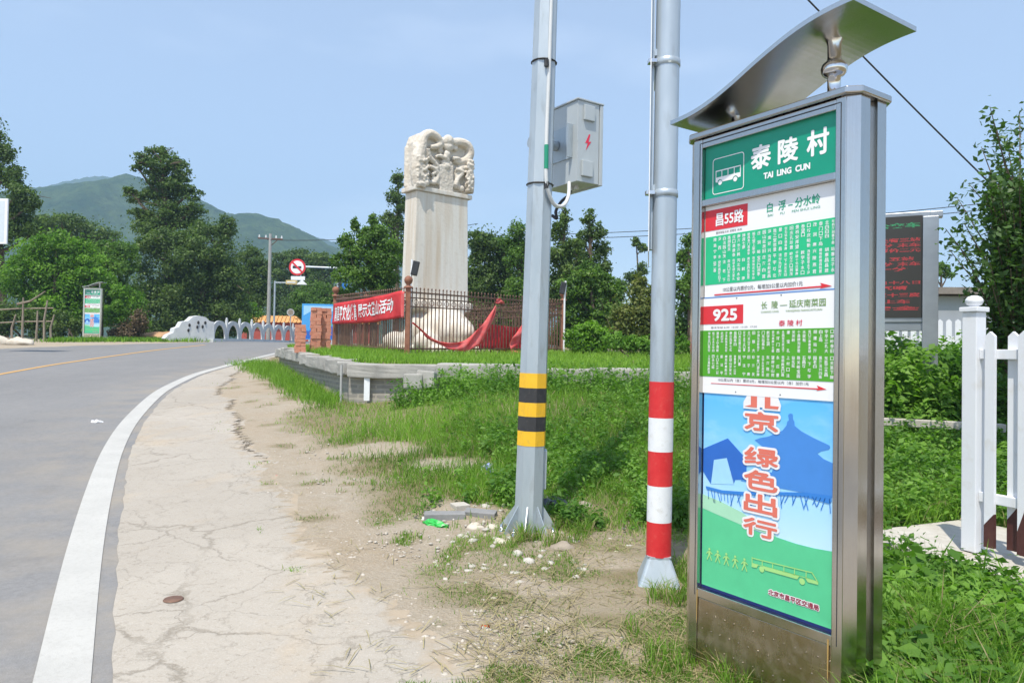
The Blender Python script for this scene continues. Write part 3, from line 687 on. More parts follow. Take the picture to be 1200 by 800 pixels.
def bus_stop_sign():
    R = empty('bus_stop_sign', SA, math.radians(-56)); R.location.z = ground_z(SA[0], SA[1]) - 0.015
    tag(R, 'near stainless steel bus stop sign with green header under a curved steel canopy', 'bus stop', 'steel bus stop signs')
    # face frame
    f = MB(); fy = 0.0
    f.bb(.030, .080, fy, .05, .022, 2.497, .003); f.bb(.756, .800, fy, .05, .022, 2.497, .003)
    f.bb(.0805, .7555, fy + .002, .05, 2.455, 2.496, .003); f.bb(.0805, .7555, fy + .002, .05, 2.180, 2.210, .003)
    f.bb(.0805, .7555, fy + .002, .05, .362, .404, .003)
    fr = f.build('frame', STEEL, R)
    sm = MB()          # dark seam of the hinged face
    for a in (rect(.066, .069, .37, 2.478), rect(.777, .780, .37, 2.478), rect(.070, .776, 2.4765, 2.4795)):
        sm.prism(a, -.0012, .001, lambda p, q, s: (p, s, q))
    sm.build('seam', BLKB, fr)
    # columns at both sides
    prof = [(.800, .004), (.840, .034), (.840, .098), (.818, .098), (.818, .150), (.840, .150), (.840, .214), (.800, .244), (.776, .244), (.776, .004)]
    for mir in (0, 1):
        P = [((.83 - p[0]) if mir else p[0], p[1]) for p in prof]
        c = MB(); c.prism(P, .02, 2.499, lambda p, q, a: (p, q, a)); c.build('column', STEEL, R)
    # core behind the panels, back face, plinth
    k = MB(); k.bb(.056, .774, .034, .232, .03, 2.494); k.build('core', BLKB, R)
    bp = MB(); bp.bb(.055, .775, .2325, .242, .03, 2.494); bp.build('back_panel', STEEL, R)
    b = MB(); b.bb(.0805, .7555, .006, .03, .030, .3605, .002)
    for i in range(13):          # pressed dimples of the plinth sheet
        for j in range(4):
            b.ball((.11 + i * .051 + (j % 2) * .025, .0058, .075 + j * .075), .005, 1, (1, .25, 1))
    b.build('base_panel', STEEL_D, R)
    ft = MB(); ft.bb(.06, .77, .03, .21, -.02, .02, .004); ft.build('foot', BLKB, R)
    # cap with bevelled corners
    cp = [(.020, -.022), (.812, -.022), (.856, .022), (.856, .226), (.812, .268), (.020, .268), (-.024, .226), (-.024, .022)]
    c = MB(); c.prism(cp, 2.5005, 2.530, lambda p, q, a: (p, q, a))
    cap = c.build('cap', STEEL, R)
    bv = cap.modifiers.new('bevel', 'BEVEL'); bv.width = .006; bv.segments = 2
    # canopy: an S-curved sheet on two posts
    cur = [(-.015, 2.588), (.07, 2.592), (.152, 2.605), (.243, 2.631), (.331, 2.664), (.409, 2.699), (.483, 2.732), (.605, 2.778), (.682, 2.800), (.737, 2.811), (.817, 2.820), (.894, 2.822)]
    ts = np.linspace(cur[0][0], cur[-1][0], 40); zc = np.interp(ts, [p[0] for p in cur], [p[1] for p in cur])
    for _ in range(4): zc[1:-1] = (zc[:-2] + 2 * zc[1:-1] + zc[2:]) / 4
    P = [(t, z) for t, z in zip(ts, zc)] + [(t, z - .020) for t, z in zip(ts[::-1], zc[::-1])]
    c = MB()
    n = 40
    for s0, s1 in ((-.115, .335),):
        V = [[c.bm.verts.new((p[0], s, p[1])) for p in P] for s in (s0, s1)]
        for i in range(len(P)):
            j = (i + 1) % len(P); fc = c.bm.faces.new((V[0][i], V[0][j], V[1][j], V[1][i]))
        for i in range(n - 1):
            c.bm.faces.new((V[0][i], V[0][i + 1], V[0][2 * n - 2 - i], V[0][2 * n - 1 - i])); c.bm.faces.new((V[1][i + 1], V[1][i], V[1][2 * n - 1 - i], V[1][2 * n - 2 - i]))
    can = c.build('canopy', steel('canopy_steel', (0.60, 0.585, 0.56), 0.19, 0.24), R)
    for t, zt in ((.678, 2.795), (.185, 2.605)):
        p = MB()
        if t > .5: p.lathe([(.034, 2.531), (.034, 2.538), (.026, 2.540), (.026, 2.628), (.040, 2.638), (.049, 2.650), (.052, 2.668), (.047, 2.684), (.036, 2.694), (.030, 2.700), (.027, 2.71), (.027, 2.765), (.033, 2.786)], 24, (t, .11, 0))
        else: p.lathe([(.026, 2.531), (.020, 2.534), (.020, zt)], 20, (t, .11, 0))
        p.build('canopy_post', CHROME, R)
    # header
    y = .022
    hd = plate(R, 'header_panel', rect(.082, .754, 2.2085, 2.4575), y, P_GREEN, .006)
    fi = [(p, q) for p, q in rrect(.130, .300, 2.232, 2.392, .012)]
    ou = rrect(.1265, .3035, 2.2285, 2.3955, .015)
    ic = MB()
    for i in range(len(ou)):
        j = (i + 1) % len(ou); ic.face([(ou[i][0], y - .001, ou[i][1]), (ou[j][0], y - .001, ou[j][1]), (fi[j][0], y - .001, fi[j][1]), (fi[i][0], y - .001, fi[i][1])])
    ic.build('icon_border', WHITE_PRINT, hd)
    bu = MB()
    fl = lambda pts: bu.face([(p, y - .001, q) for p, q in pts])
    for q in (rect(.144, .286, 2.333, 2.338), rect(.144, .148, 2.300, 2.333), rect(.282, .286, 2.300, 2.333), rect(.178, .182, 2.306, 2.333), rect(.213, .217, 2.306, 2.333), rect(.248, .252, 2.306, 2.333), rect(.148, .282, 2.300, 2.306)): fl(q)
    fl([(.144, 2.286), (.155, 2.282), (.158, 2.292), (.168, 2.296), (.178, 2.292), (.184, 2.282), (.240, 2.282), (.246, 2.292), (.256, 2.296), (.266, 2.292), (.272, 2.284), (.286, 2.286), (.286, 2.300), (.144, 2.300)])
    for cx in (.170, .256): fl([(cx + .011 * math.cos(a * math.pi / 8), 2.280 + .011 * math.sin(a * math.pi / 8)) for a in range(16)])
    bu.build('bus_icon', WHITE_PRINT, hd)
    lettering(hd, '泰', .340, .444, 2.298, 2.406, y - .001, WHITE_PRINT, .030); lettering(hd, '陵', .478, .576, 2.298, 2.404, y - .001, WHITE_PRINT, .030); lettering(hd, '村', .615, .715, 2.298, 2.406, y - .001, WHITE_PRINT, .030)
    lettering(hd, 'TAI  LING  CUN', .407, .632, 2.249, 2.277, y - .001, WHITE_PRINT, .06)
    # first route board
    y1 = .026
    r1 = plate(R, 'route_panel', rect(.082, .754, 1.7545, 2.179), y1, WHITE_PRINT, .006)
    rp = plate(r1, 'number_plate', rect(.084, .322, 2.064, 2.160), y1 - .0014, P_RED)
    lettering(r1, '昌55路', .146, .303, 2.080, 2.142, y1 - .0026, WHITE_PRINT, .022)
    lettering(r1, '白  浮 – 分水岭', .423, .676, 2.102, 2.144, y1 - .001, P_TXTGREEN, .02)
    lettering(r1, 'BAI      FU      FEN SHUI LING', .428, .676, 2.084, 2.094, y1 - .001, P_TXTGREEN, .004)
    lettering(r1, '首末车站 5:30  末班车 18:30', .147, .292, 2.044, 2.056, y1 - .001, P_GREY, .004)
    plate(r1, 'stop_table', rect(.086, .753, 1.812, 2.036), y1 - .0014, P_BAND1)
    table_mesh(r1, .130, .748, [(1.930, 2.028), (1.820, 1.920)], 23, 4, y1 - .0026, WHITE_PRINT)
    lettering(r1, '10公里以内票价2元，每增加5公里以内加价1元', .191, .600, 1.774, 1.795, y1 - .001, P_GREY, .006)
    plate(r1, 'arrow', [(.142, 1.7605), (.685, 1.7625), (.678, 1.757), (.730, 1.7650), (.680, 1.781), (.687, 1.7690), (.142, 1.7665)], y1 - .0022, P_RED)
    pl = MB(); pl.bb(.0845, .753, y1 - .003, y1 + .004, 1.7500, 1.7538); pl.build('panel_edge', P_BLUE1, r1)
    # second route board
    r2 = plate(R, 'route_panel', rect(.078, .754, 1.309, 1.7495), y1 - .002, WHITE_PRINT, .006)
    y2 = y1 - .002
    plate(r2, 'number_plate', rect(.079, .306, 1.628, 1.712), y2 - .0014, P_RED)
    lettering(r2, '925', .138, .275, 1.641, 1.697, y2 - .0026, WHITE_PRINT, .05)
    lettering(r2, '长  陵 — 延庆南菜园', .400, .706, 1.686, 1.719, y2 - .001, P_OLIVE, .010)
    lettering(r2, 'CHANG LING        YANQING NANCAIYUAN', .400, .690, 1.668, 1.678, y2 - .001, P_OLIVE, .004)
    lettering(r2, '泰 陵 村', .490, .602, 1.610, 1.636, y2 - .001, P_TXTRED, .012)
    lettering(r2, '首末车站 6:20  12:20  13:20  17:20', .125, .380, 1.607, 1.617, y2 - .001, P_GREY, .003)
    plate(r2, 'stop_table', rect(.079, .753, 1.386, 1.599), y2 - .0014, P_BAND2)
    table_mesh(r2, .105, .748, [(1.500, 1.592), (1.396, 1.486)], 26, 9, y2 - .0026, WHITE_PRINT)
    lettering(r2, '10公里以内（含）票价2元，每增加5公里以内（含）加价1元', .171, .634, 1.366, 1.380, y2 - .001, P_GREY, .005)
    plate(r2, 'arrow', [(.129, 1.3535), (.675, 1.3525), (.668, 1.3475), (.712, 1.3550), (.670, 1.3690), (.677, 1.3575), (.129, 1.3560)], y2 - .0014, P_RED)
    for x in (.27, .50):
        for z in (1.322, 1.742): MB().ball((x, y2 - .001, z), .0035, 1, (1, .4, 1)).build('rivet', P_GREY, r2)
    # poster
    yp = .028
    po = plate(R, 'poster', rect(.086, .748, .418, 1.3085), yp, P_POSTER, .003)
    plate(R, 'poster_backing', rect(.081, .7555, .4045, 1.3085), yp + .004, P_NAVY, .004)
    e = lambda k: yp - .0012 * k
    plate(po, 'mountain', [(.087, .94), (.087, 1.048), (.226, 1.110), (.307, 1.047), (.330, 1.0), (.330, .94), (.270, .93), (.262, .909), (.222, 1.021), (.149, 1.003), (.132, .89)], e(1), P_BLUE2, .0008)
    plate(po, 'arch', [(.134, .891), (.149, 1.003), (.222, 1.021), (.266, .909), (.2, .9)], e(1), P_PALE, .0008)
    plate(po, 'temple', [(.30, .93), (.33, .962), (.40, .985), (.46, .99), (.49, 1.06), (.43, 1.085), (.372, 1.118), (.40, 1.130), (.44, 1.140), (.51, 1.172), (.530, 1.196), (.533, 1.212), (.541, 1.218), (.537, 1.240), (.546, 1.247), (.558, 1.245), (.560, 1.224), (.566, 1.215), (.568, 1.198), (.60, 1.178), (.66, 1.155), (.724, 1.135), (.728, 1.126), (.722, 1.118), (.69, 1.108), (.672, 1.096), (.700, 1.078), (.7475, 1.064), (.7475, .93)], e(1), P_BLUE1, .0008)
    # bridge: deck and lattice
    br = MB()
    top = [(.104, .876), (.2, .872), (.313, .884), (.42, .905), (.501, .914), (.62, .932), (.733, .938)]
    low = [(.738, .918), (.726, .905), (.62, .914), (.513, .902), (.42, .890), (.313, .868), (.2, .858), (.108, .862)]
    br.face([(p, e(2), q) for p, q in top + low])
    r = random.Random(5)
    for i in range(34):
        x = .115 + i * .0185; z1 = np.interp(x, [p[0] for p in top], [p[1] for p in top]) - .012; sl = r.choice((-.018, .018, .005)); dz = .045 + .012 * math.sin(i)
        br.face([(x, e(2), z1), (x + .004, e(2), z1), (x + sl + .004, e(2), z1 - dz), (x + sl, e(2), z1 - dz)])
    br.build('bridge_print', P_BLUE3, po)
    plate(po, 'hill_print', [(.0865, .419), (.7475, .419), (.7475, .722), (.66, .716), (.58, .716), (.494, .722), (.42, .722), (.318, .735), (.20, .752), (.0865, .770)], e(2), P_PGREEN, .0006)
    plate(po, 'hill_print', [(.0865, .771), (.20, .753), (.318, .736), (.494, .723), (.40, .758), (.306, .794), (.20, .818), (.0865, .836)], e(2), P_PGREEN2, .0006)
    bs = MB()
    g = lambda pts: bs.face([(p, e(4), q) for p, q in pts])
    g([(.366, .568), (.392, .570), (.40, .584), (.42, .586), (.436, .571), (.590, .574), (.60, .590), (.622, .592), (.638, .575), (.684, .577), (.684, .590), (.366, .586)])
    g([(.366, .586), (.370, .586), (.370, .612), (.366, .612)]); g([(.366, .609), (.657, .620), (.660, .616), (.370, .605)])
    g([(.653, .618), (.659, .618), (.686, .586), (.680, .586)])
    for x in (.418, .470, .525, .575, .628): g([(x, .586), (x + .004, .586), (x + .004, .610 + (x - .4) * .03), (x, .610 + (x - .4) * .03)])
    for cx in (.418, .612): g([(cx + .013 * math.cos(a * math.pi / 7), .571 + .013 * math.sin(a * math.pi / 7)) for a in range(14)])
    bs.build('bus_print', P_YG, po)
    pp = MB()
    h = lambda pts: pp.face([(p, e(4), q) for p, q in pts])
    for i, x in enumerate((.132, .180, .229, .278, .328)):
        h([(x + .006 * math.cos(a * math.pi / 4), .591 + .006 * math.sin(a * math.pi / 4)) for a in range(8)])
        h([(x - .007, .583), (x + .007, .583), (x + .005, .562), (x - .005, .562)])
        h([(x - .006, .562), (x, .562), (x - .010, .540), (x - .015, .541)]); h([(x + .001, .562), (x + .006, .562), (x + .016, .543), (x + .011, .540)])
        h([(x - .007, .582), (x - .004, .578), (x - .016, .566), (x - .018, .570)]); h([(x + .007, .582), (x + .004, .578), (x + .016, .570), (x + .018, .574)])
    pp.build('people_print', P_YG, po)
    # big vertical slogan with a white outline
    for ch, x0, x1, z0, z1 in (('北', .322, .492, 1.262, 1.372), ('京', .319, .493, 1.160, 1.243), ('绿', .320, .494, 1.008, 1.088), ('色', .320, .493, .904, .990), ('出', .320, .492, .804, .889), ('行', .318, .492, .706, .782)):
        if ch == '北':
            continue
        lettering(po, ch, x0 - .011, x1 + .011, z0 - .010, z1 + .010, e(3), P_HALO, .12, 'outline')
        lettering(po, ch, x0, x1, z0, z1, e(4), P_SALMON, .040)
    # only the feet of the first character show below the route board
    plate(po, 'outline', [(.312, 1.252), (.398, 1.252), (.398, 1.262), (.412, 1.262), (.412, 1.252), (.500, 1.252), (.504, 1.276), (.490, 1.3085), (.330, 1.3085), (.312, 1.28)], e(3), P_HALO, .0006)
    for q in ([(.320, 1.262), (.352, 1.270), (.352, 1.3085), (.384, 1.3085), (.384, 1.260), (.356, 1.260)], [(.424, 1.3085), (.452, 1.3085), (.452, 1.272), (.494, 1.272), (.490, 1.260), (.424, 1.260)]):
        plate(po, 'lettering', q, e(4), P_SALMON, .0006)
    lettering(po, '北京市昌平区交通局', .449, .691, .470, .500, e(3), P_HALO, .14, 'outline')
    lettering(po, '北京市昌平区交通局', .452, .688, .473, .497, e(4), P_MAROON, .03)
    for x, z0, z1 in ((.080, .24, .395), (.742, .22, .385)):
        plate(fr, 'rust_run', [(x - .003, z1), (x - .002, z0 + .03), (x, z0), (x + .002, z0 + .02), (x + .004, z1)], -.0008 if z0 < 0 else .0005, RUSTRUN, .0008)
    return R
SIGN = bus_stop_sign()
far = copy_tree(SIGN)
pf = AT(96, 400, 34.0)
far.location = (pf.x, pf.y, ground_z(pf.x, pf.y) - 0.02); far.rotation_euler = (0, 0, math.radians(6))
tag(far, 'distant bus stop sign with green panels across the road in front of bushes', 'bus stop', 'steel bus stop signs')

# ------------------------------------------------------------------ octagonal galvanised pole with yellow and black bands
def lean_root(name, base, top_px, d):
    """an Empty at base whose Z axis runs to the measured point"""
    o = empty(name, base); t = AT(top_px[0], top_px[1], d); dirv = (t - Vector(base)).normalized()
    o.rotation_euler = Vector((0, 0, 1)).rotation_difference(dirv).to_euler(); return o, dirv
b1 = G(619, 624); d1 = b1[1]; b1[2] = ground_z(b1[0], b1[1]) - 0.03
P1, dir1 = lean_root('street_pole', b1, (640, 0), d1)
tag(P1, 'octagonal galvanised pole with yellow and black bands and a grey cabinet', 'pole')
def zpx(d, py, px=620): return at(px, py, d)[2] - b1[2]
R0 = 15.0 / 850 * d1 * 1.08
def r1(z): return R0 * 1.07 - z * (R0 * 0.27) / 5.5
ph = math.radians(-90 + 14)
sh = MB(); sh.lathe([(r1(0), 0), (r1(2), 2), (r1(4), 4), (r1(7.5), 7.5)], 8, phase=ph, smooth=False); sh.build('shaft', GALV, P1)
for i, (ya, yb) in enumerate(((437, 454), (454, 471), (471, 487), (487, 504), (504, 521))):
    za, zb = zpx(d1, yb, 622), zpx(d1, ya, 622)
    b = MB(); b.lathe([(r1(za) + .0025, za), (r1(zb) + .0025, zb)], 8, phase=ph, smooth=False); b.build('reflective_band', BLKB if i % 2 else YELB, P1)
fl = MB(); fl.lathe([(.25, 0), (.25, .022)], 24); fl.build('base_flange', GALV, P1)
for k in range(8):
    a = ph + math.pi / 8 + k * math.pi / 4; rr = r1(0) * math.cos(math.pi / 8)
    g = MB(); ca, sa = math.cos(a), math.sin(a)
    g.prism([(rr, .022), (.235, .022), (.225, .05), (rr - .004, .235)], -.004, .004, lambda p, q, w: (p * ca - w * sa, p * sa + w * ca, q)); g.build('gusset', GALV, P1)
    a2 = a + math.pi / 8
    bo = MB(); bo.lathe([(.020, .022), (.020, .045), (.012, .045), (.012, .075), (.008, .085)], 6, (.215 * math.cos(a2), .215 * math.sin(a2), 0)); bo.build('anchor_bolt', CHROME, P1)
# flexible conduit down the right front of the shaft, straps, tag, small access box
def p1p(px, py, dd): return P1.matrix_world.inverted() @ AT(px, py, dd)
bpy.context.view_layer.update()
cpts = [p1p(648, -60, d1 - .06), p1p(646, 0, d1 - .075), p1p(643.5, 80, d1 - .09), p1p(640.5, 160, d1 - .105), p1p(640, 208, d1 - .115), p1p(643, 226, d1 - .10), p1p(650, 240, d1 - .05), p1p(660, 241, d1 + .02), p1p(666, 230, d1 + .10), p1p(667, 214, d1 + .20)]
def smooth_pts(P, n=6):
    out = []
    P = [Vector(p) for p in P]; P = [P[0]] + P + [P[-1]]
    for i in range(1, len(P) - 2):
        for k in range(n):
            t = k / n; a, b, c, d = P[i - 1], P[i], P[i + 1], P[i + 2]
            out.append(0.5 * ((2 * b) + (c - a) * t + (2 * a - 5 * b + 4 * c - d) * t * t + (3 * b - a - 3 * c + d) * t ** 3))
    out.append(P[-2]); return out
c = MB(); c.tube(smooth_pts(cpts), .015, 10); c.build('conduit', PVC, P1)
g = MB(); g.tube([p1p(640.4, 170, d1 - .108), p1p(640.1, 198, d1 - .114)], .0175, 10); g.build('cable_tag', GREENTAG, P1)
for y in (74, 217):
    z = zpx(d1, y, 630); s = MB(); s.lathe([(r1(z) + .004, z - .006), (r1(z) + .009, z), (r1(z) + .004, z + .006)], 16, phase=ph, smooth=False); s.build('strap', BLKB, P1)
    k = MB(); k.tube([p1p(640.5, y - 4, d1 - .11), p1p(640.5, y + 4, d1 - .11)], .019, 8); k.build('strap_buckle', BLKB, P1)
bx = MB(); q = p1p(637.5, 549, d1 + .06); bx.box((q.x, q.y, q.z), (.035, .14, .30), None, .006); bx.build('access_box', GALV, P1)

# ------------------------------------------------------------------ electrical cabinet hung on that pole
cbp = at(676, 212, d1 + .14); ck = empty('electrical_cabinet', cbp, math.radians(-56))   # local X towards camera-right, Y away
tag(ck, 'grey electrical cabinet with red lightning mark bracketed high on the octagonal pole', 'electrical box')
# local frame: origin = near lower corner; x<0 runs along the left face (away to the left), y>0 along the right face
hh = .655
b = MB(); b.bb(-.42, 0, 0, .225, 0, hh, .004); body = b.build('body', CABW, ck)
t = MB(); t.bb(-.432, .012, -.012, .268, hh + .001, hh + .014, .003); t.build('roof_cap', CABW, ck)
dr = MB(); dr.bb(-.43, .008, .231, .262, -.006, hh - .002, .004); dr.build('door', CABW, ck)
v = MB(); v.bb(.0005, .022, .055, .165, .50, .625, .006); v.build('vent_hood', CABW, ck)
v = MB(); v.bb(.0005, .022, .040, .150, .045, .175, .006); v.build('vent_hood', CABW, ck)
lg = MB(); lg.prism([(.118, .395), (.080, .318), (.106, .322), (.088, .262), (.142, .338), (.114, .334), (.132, .395)], .0008, .002, lambda p, q, a: (a, p, q)); lg.build('lightning_mark', P_TXTRED, ck)
bk = MB(); bk.bb(-.40, -.06, -.010, -.0005, .20, .47); bk.build('mounting_plate', GALV, ck)
for x in (-.40, -.068):
    r = MB(); r.bb(x, x + .010, -.055, -.0105, .20, .47); r.build('bracket_flange', GALV, ck)
tb = MB(); tb.tube([(-.26, -.012, .335), (-.30, -.26, .335)], .042, 16); tb.build('bracket_tube', GALV, ck)
hs = MB(); hs.tube(smooth_pts([(-.20, .11, -.002), (-.21, .08, -.07), (-.25, .04, -.12), (-.27, .0, -.20), (-.23, -.02, -.27), (-.28, -.03, -.24)]), .013, 8); hs.build('cable', CABLE, ck)
nt_ = MB()
for x in (-.14, -.20): nt_.lathe([(.022, -.03), (.022, -.0005)], 12, (x, .11, 0))
nt_.build('cable_gland', PVC, ck)

# ------------------------------------------------------------------ round pole with red and white bands
b2 = G(771, 690); d2 = b2[1]; b2[2] = ground_z(b2[0], b2[1]) - 0.02
P2, dir2 = lean_root('sign_pole', b2, (783.5, 0), d2)
tag(P2, 'round galvanised sign pole with red and white bands and flared foot', 'pole')
rp2 = 14.0 / 850 * d2
def z2(py, px=775): return at(px, py, d2)[2] - b2[2]
s = MB(); s.lathe([(rp2, .20), (rp2, 3), (rp2, 6.5)], 32); s.build('shaft', GALV2, P2)
for i, (ya, yb) in enumerate(((447, 489), (489, 528), (528, 568), (568, 610), (610, 650))):
    za, zb = z2(yb, 773), z2(ya, 775); b = MB(); b.lathe([(rp2 + .0018, za), (rp2 + .0018, zb)], 32); b.build('reflective_band', WHTB if i % 2 else REDB, P2)
f = MB(); zt = z2(650, 773); f.lathe([(.20, 0), (.20, .012), (rp2 * 1.38, zt - .010), (rp2 * 1.36, zt + .004)], 4, phase=math.radians(38), smooth=False); ff = f.build('flared_foot', GALV, P2)
bv = ff.modifiers.new('bevel', 'BEVEL'); bv.width = .022; bv.segments = 3
for y in (75, 228):
    z = z2(y, 782); c = MB(); c.lathe([(rp2 + .002, z - .022), (rp2 + .006, z - .02), (rp2 + .006, z + .02), (rp2 + .002, z + .022)], 24); c.build('clamp', GALV2, P2)
    c = MB(); c.bb(-rp2 - .052, -rp2 + .002, -.05, .0, z - .012, z + .014, .003); c.build('clamp_bolt', CHROME, P2)
# board seen edge-on
eb = at(760.5, 296, d2); EB = empty('road_sign_board', eb, math.atan2(1, 160 / 850) - math.pi / 2)
tag(EB, 'tall pale sign board seen edge on, clamped beside the red and white pole', 'road sign')
m = MB(); m.bb(-.006, .0, -.06, .74, 0, 1.95, .002); m.build('board', WHTB, EB)
m = MB(); m.bb(.0005, .018, .0, .06, .02, 1.93); m.build('back_rail', GALV2, EB)
for z in (.40, 1.25):
    m = MB(); m.bb(.0185, .034, -.02, .60, z - .02, z + .02); m.build('cross_rail', GALV2, EB)

# ------------------------------------------------------------------ stele on its tortoise
sa = math.radians(50); SU = Vector((math.sin(sa), math.cos(sa), 0)); SN = Vector((math.cos(sa), -math.sin(sa), 0))   # along the face, out of the face
sp = AT(482.5, 345, 20.6); ST = empty('stone_stele', (sp.x, sp.y, float(pz(sp.x, sp.y)) - .02), math.atan2(SU.y, SU.x))
tag(ST, 'tall white marble stele with dragon carved head on a stone tortoise behind iron fence', 'stele')
sz0 = ST.location.z
def hz_(py, px=500, d=20.6): return at(px, py, d)[2] - sz0
bpy.context.view_layer.update()
SWD = 2.02; TH = 0.62          # width, thickness
# local: x along face, y = away (back), z up
zb_, zh, ztop = hz_(352), hz_(222, 484), hz_(150, 495)
m = MB()
nseg = 10
m.prism([(0.02, zb_), (SWD - .02, zb_), (SWD - .10, zh), (.10, zh)], 0, TH, lambda p, q, a: (p, a, q))
shf = m.build('shaft', MARBLE, ST); bv = shf.modifiers.new('bevel', 'BEVEL'); bv.width = .03; bv.segments = 2
m = MB(); m.bb(.0, SWD + .02, -.06, TH + .06, zh + .001, zh + .13, .02); m.build('moulding', MARBLE, ST)
def remesh(b, name, mat, parent, vox=.045, smooth=2):
    o = b.build(name, mat, parent); md = o.modifiers.new('remesh', 'REMESH'); md.mode = 'VOXEL'; md.voxel_size = vox; md.use_smooth_shade = True
    if smooth: s_ = o.modifiers.new('smooth', 'SMOOTH'); s_.iterations = smooth; s_.factor = .5
    bpy.context.view_layer.update(); dg = bpy.context.evaluated_depsgraph_get(); me = bpy.data.meshes.new_from_object(o.evaluated_get(dg)); me.name = name
    o.modifiers.clear(); o.data = me; return o
HH = ztop - zh - .13
def hu(X, Y):       # measured position on the carved head -> local x, z
    u = (X - 130) / 490; v = (Y - (65 + .14 * (X - 160))) / 470
    return u * SWD, zh + .13 + (1 - v) * HH
hd = MB(); hd.prism([(.05, zh + .12), (SWD - .03, zh + .12), (SWD - .03, ztop - .34), (SWD - .10, ztop - .13), (SWD - .3, ztop - .04), (.34, ztop - .03), (.14, ztop - .12), (.05, ztop - .36)], .10, TH - .05, lambda p, q, a: (p, a, q))
def dragon(pts, rads, out=0.05):
    P = []
    for X, Y in pts:
        x, z = hu(X, Y); P.append((x, out, z))
    P = smooth_pts(P, 4); rr = np.interp(np.linspace(0, 1, len(P)), np.linspace(0, 1, len(rads)), rads); hd.tube(P, list(rr), 10)
dragon([(170, 545), (160, 420), (165, 300), (190, 200), (205, 130), (260, 95), (320, 120), (350, 175), (330, 230)], [.17, .20, .21, .18, .15, .14, .14, .12, .08])
dragon([(610, 575), (612, 470), (600, 380), (540, 365), (505, 400), (500, 470), (520, 540)], [.15, .17, .15, .11, .09, .08, .07])
dragon([(455, 150), (520, 140), (590, 165), (612, 230), (580, 290), (520, 310), (470, 300)], [.13, .14, .15, .15, .14, .11, .07])
dragon([(225, 230), (245, 290), (290, 330), (320, 370), (300, 420), (270, 440)], [.12, .10, .08, .07, .06, .05], .0)
dragon([(260, 210), (310, 200), (345, 175)], [.07, .09, .08], .0); dragon([(390, 290), (330, 275), (300, 290)], [.07, .05, .04], -.02); dragon([(450, 290), (500, 285), (520, 300)], [.07, .05, .04], -.02)
dragon([(250, 370), (300, 390), (330, 440), (300, 500), (250, 500)], [.07, .07, .06, .08, .05], .0); dragon([(480, 380), (540, 400), (500, 460), (480, 520)], [.07, .08, .07, .09], .0)
for X, Y, r_ in ((415, 140, .19), (418, 190, .17), (405, 260, .13), (400, 300, .12), (375, 330, .09), (430, 335, .09), (400, 360, .14), (365, 365, .08), (445, 365, .08), (480, 200, .09), (345, 230, .09), (300, 480, .11), (330, 500, .08), (490, 520, .11), (540, 540, .10), (240, 495, .09), (205, 330, .17), (205, 420, .17), (195, 500, .14), (590, 510, .12)):
    x, z = hu(X, Y); hd.ball((x, .02, z), r_, 2, (1, .75, 1))
for X, Y in ((400, 470),):
    x, z = hu(X, Y); hd.box((x, .02, z), (.48, .12, .80))
rr_ = random.Random(3)
for i in range(190):
    X_ = rr_.choice((rr_.uniform(140, 230), rr_.uniform(560, 620))); Y_ = rr_.uniform(300, 560); x, z = hu(X_, Y_); hd.ball((x, rr_.uniform(-.15, -.09), z), rr_.uniform(.035, .06), 1, (1, .8, 1))
for i in range(26):
    a = i / 26; hd.ball((.06, .08 + .02 * math.sin(i), zh + .2 + a * (HH - .5)), .09, 1, (1, 1, .8)); hd.ball((.07, TH - .1, zh + .2 + a * (HH - .5)), .09, 1)
remesh(hd, 'dragon_head', MARBLE_C, ST, .022, 1)
# tortoise: body, neck and head, legs
tt = MB(); cx = SWD / 2
tt.ball((cx, .1, .62), 1, 3, (.98, 1.05, .72)); tt.ball((cx, -1.15, .55), 1, 3, (.30, .42, .27)); tt.tube([(cx, -.9, .6), (cx, -1.3, .72)], [.4, .26], 14)
for sx in (-1, 1):
    for sy in (-.75, .95): tt.ball((cx + sx * .95, sy, .28), 1, 2, (.36, .5, .34))
tt.bb(cx - .95, cx + .95, -.30, TH + .30, 1.2, zb_ + .02); tt.bb(cx - 1.15, cx + 1.15, -1.5, 1.5, -.1, .14)
remesh(tt, 'tortoise', MARBLE, ST, .07, 3)

# ------------------------------------------------------------------ iron fence round the stele
def on_t(x, y): return Vector((x, y, float(pz(x, y)) - 0.01))
_fl = at(477, 418, 17.4); F0 = on_t(_fl[0], _fl[1])
_fr = at(659, 416, 21.9); F1 = on_t(_fr[0], _fr[1])
_fe = at(392, 409, 21.7); F2 = on_t(_fe[0], _fe[1])
_fm = at(428, 407, 24.4); F3 = on_t(_fm[0], _fm[1])
FN = empty('iron_fence', F0); tag(FN, 'rusty iron fence with ball topped posts around the white stele', 'fence')
bpy.context.view_layer.update()
def fence_post(p, h=1.62, r=.085):
    l = p - F0; b = MB(); b.lathe([(r * 1.05, -.05), (r, .05), (r * .92, h)], 4, l, phase=math.pi / 4, smooth=False)
    b.lathe([(r * 1.25, h), (r * 1.25, h + .03), (r * .7, h + .05), (r * .55, h + .08), (r * 1.05, h + .13), (r * 1.25, h + .19), (r * 1.05, h + .25), (r * .4, h + .29)], 14, l); b.build('post', RUSTP, FN)
for p in (F0, F1, F2, F3): fence_post(p)
MIDP = F0.lerp(F1, .52); MIDP.z = float(pz(MIDP.x, MIDP.y)); 
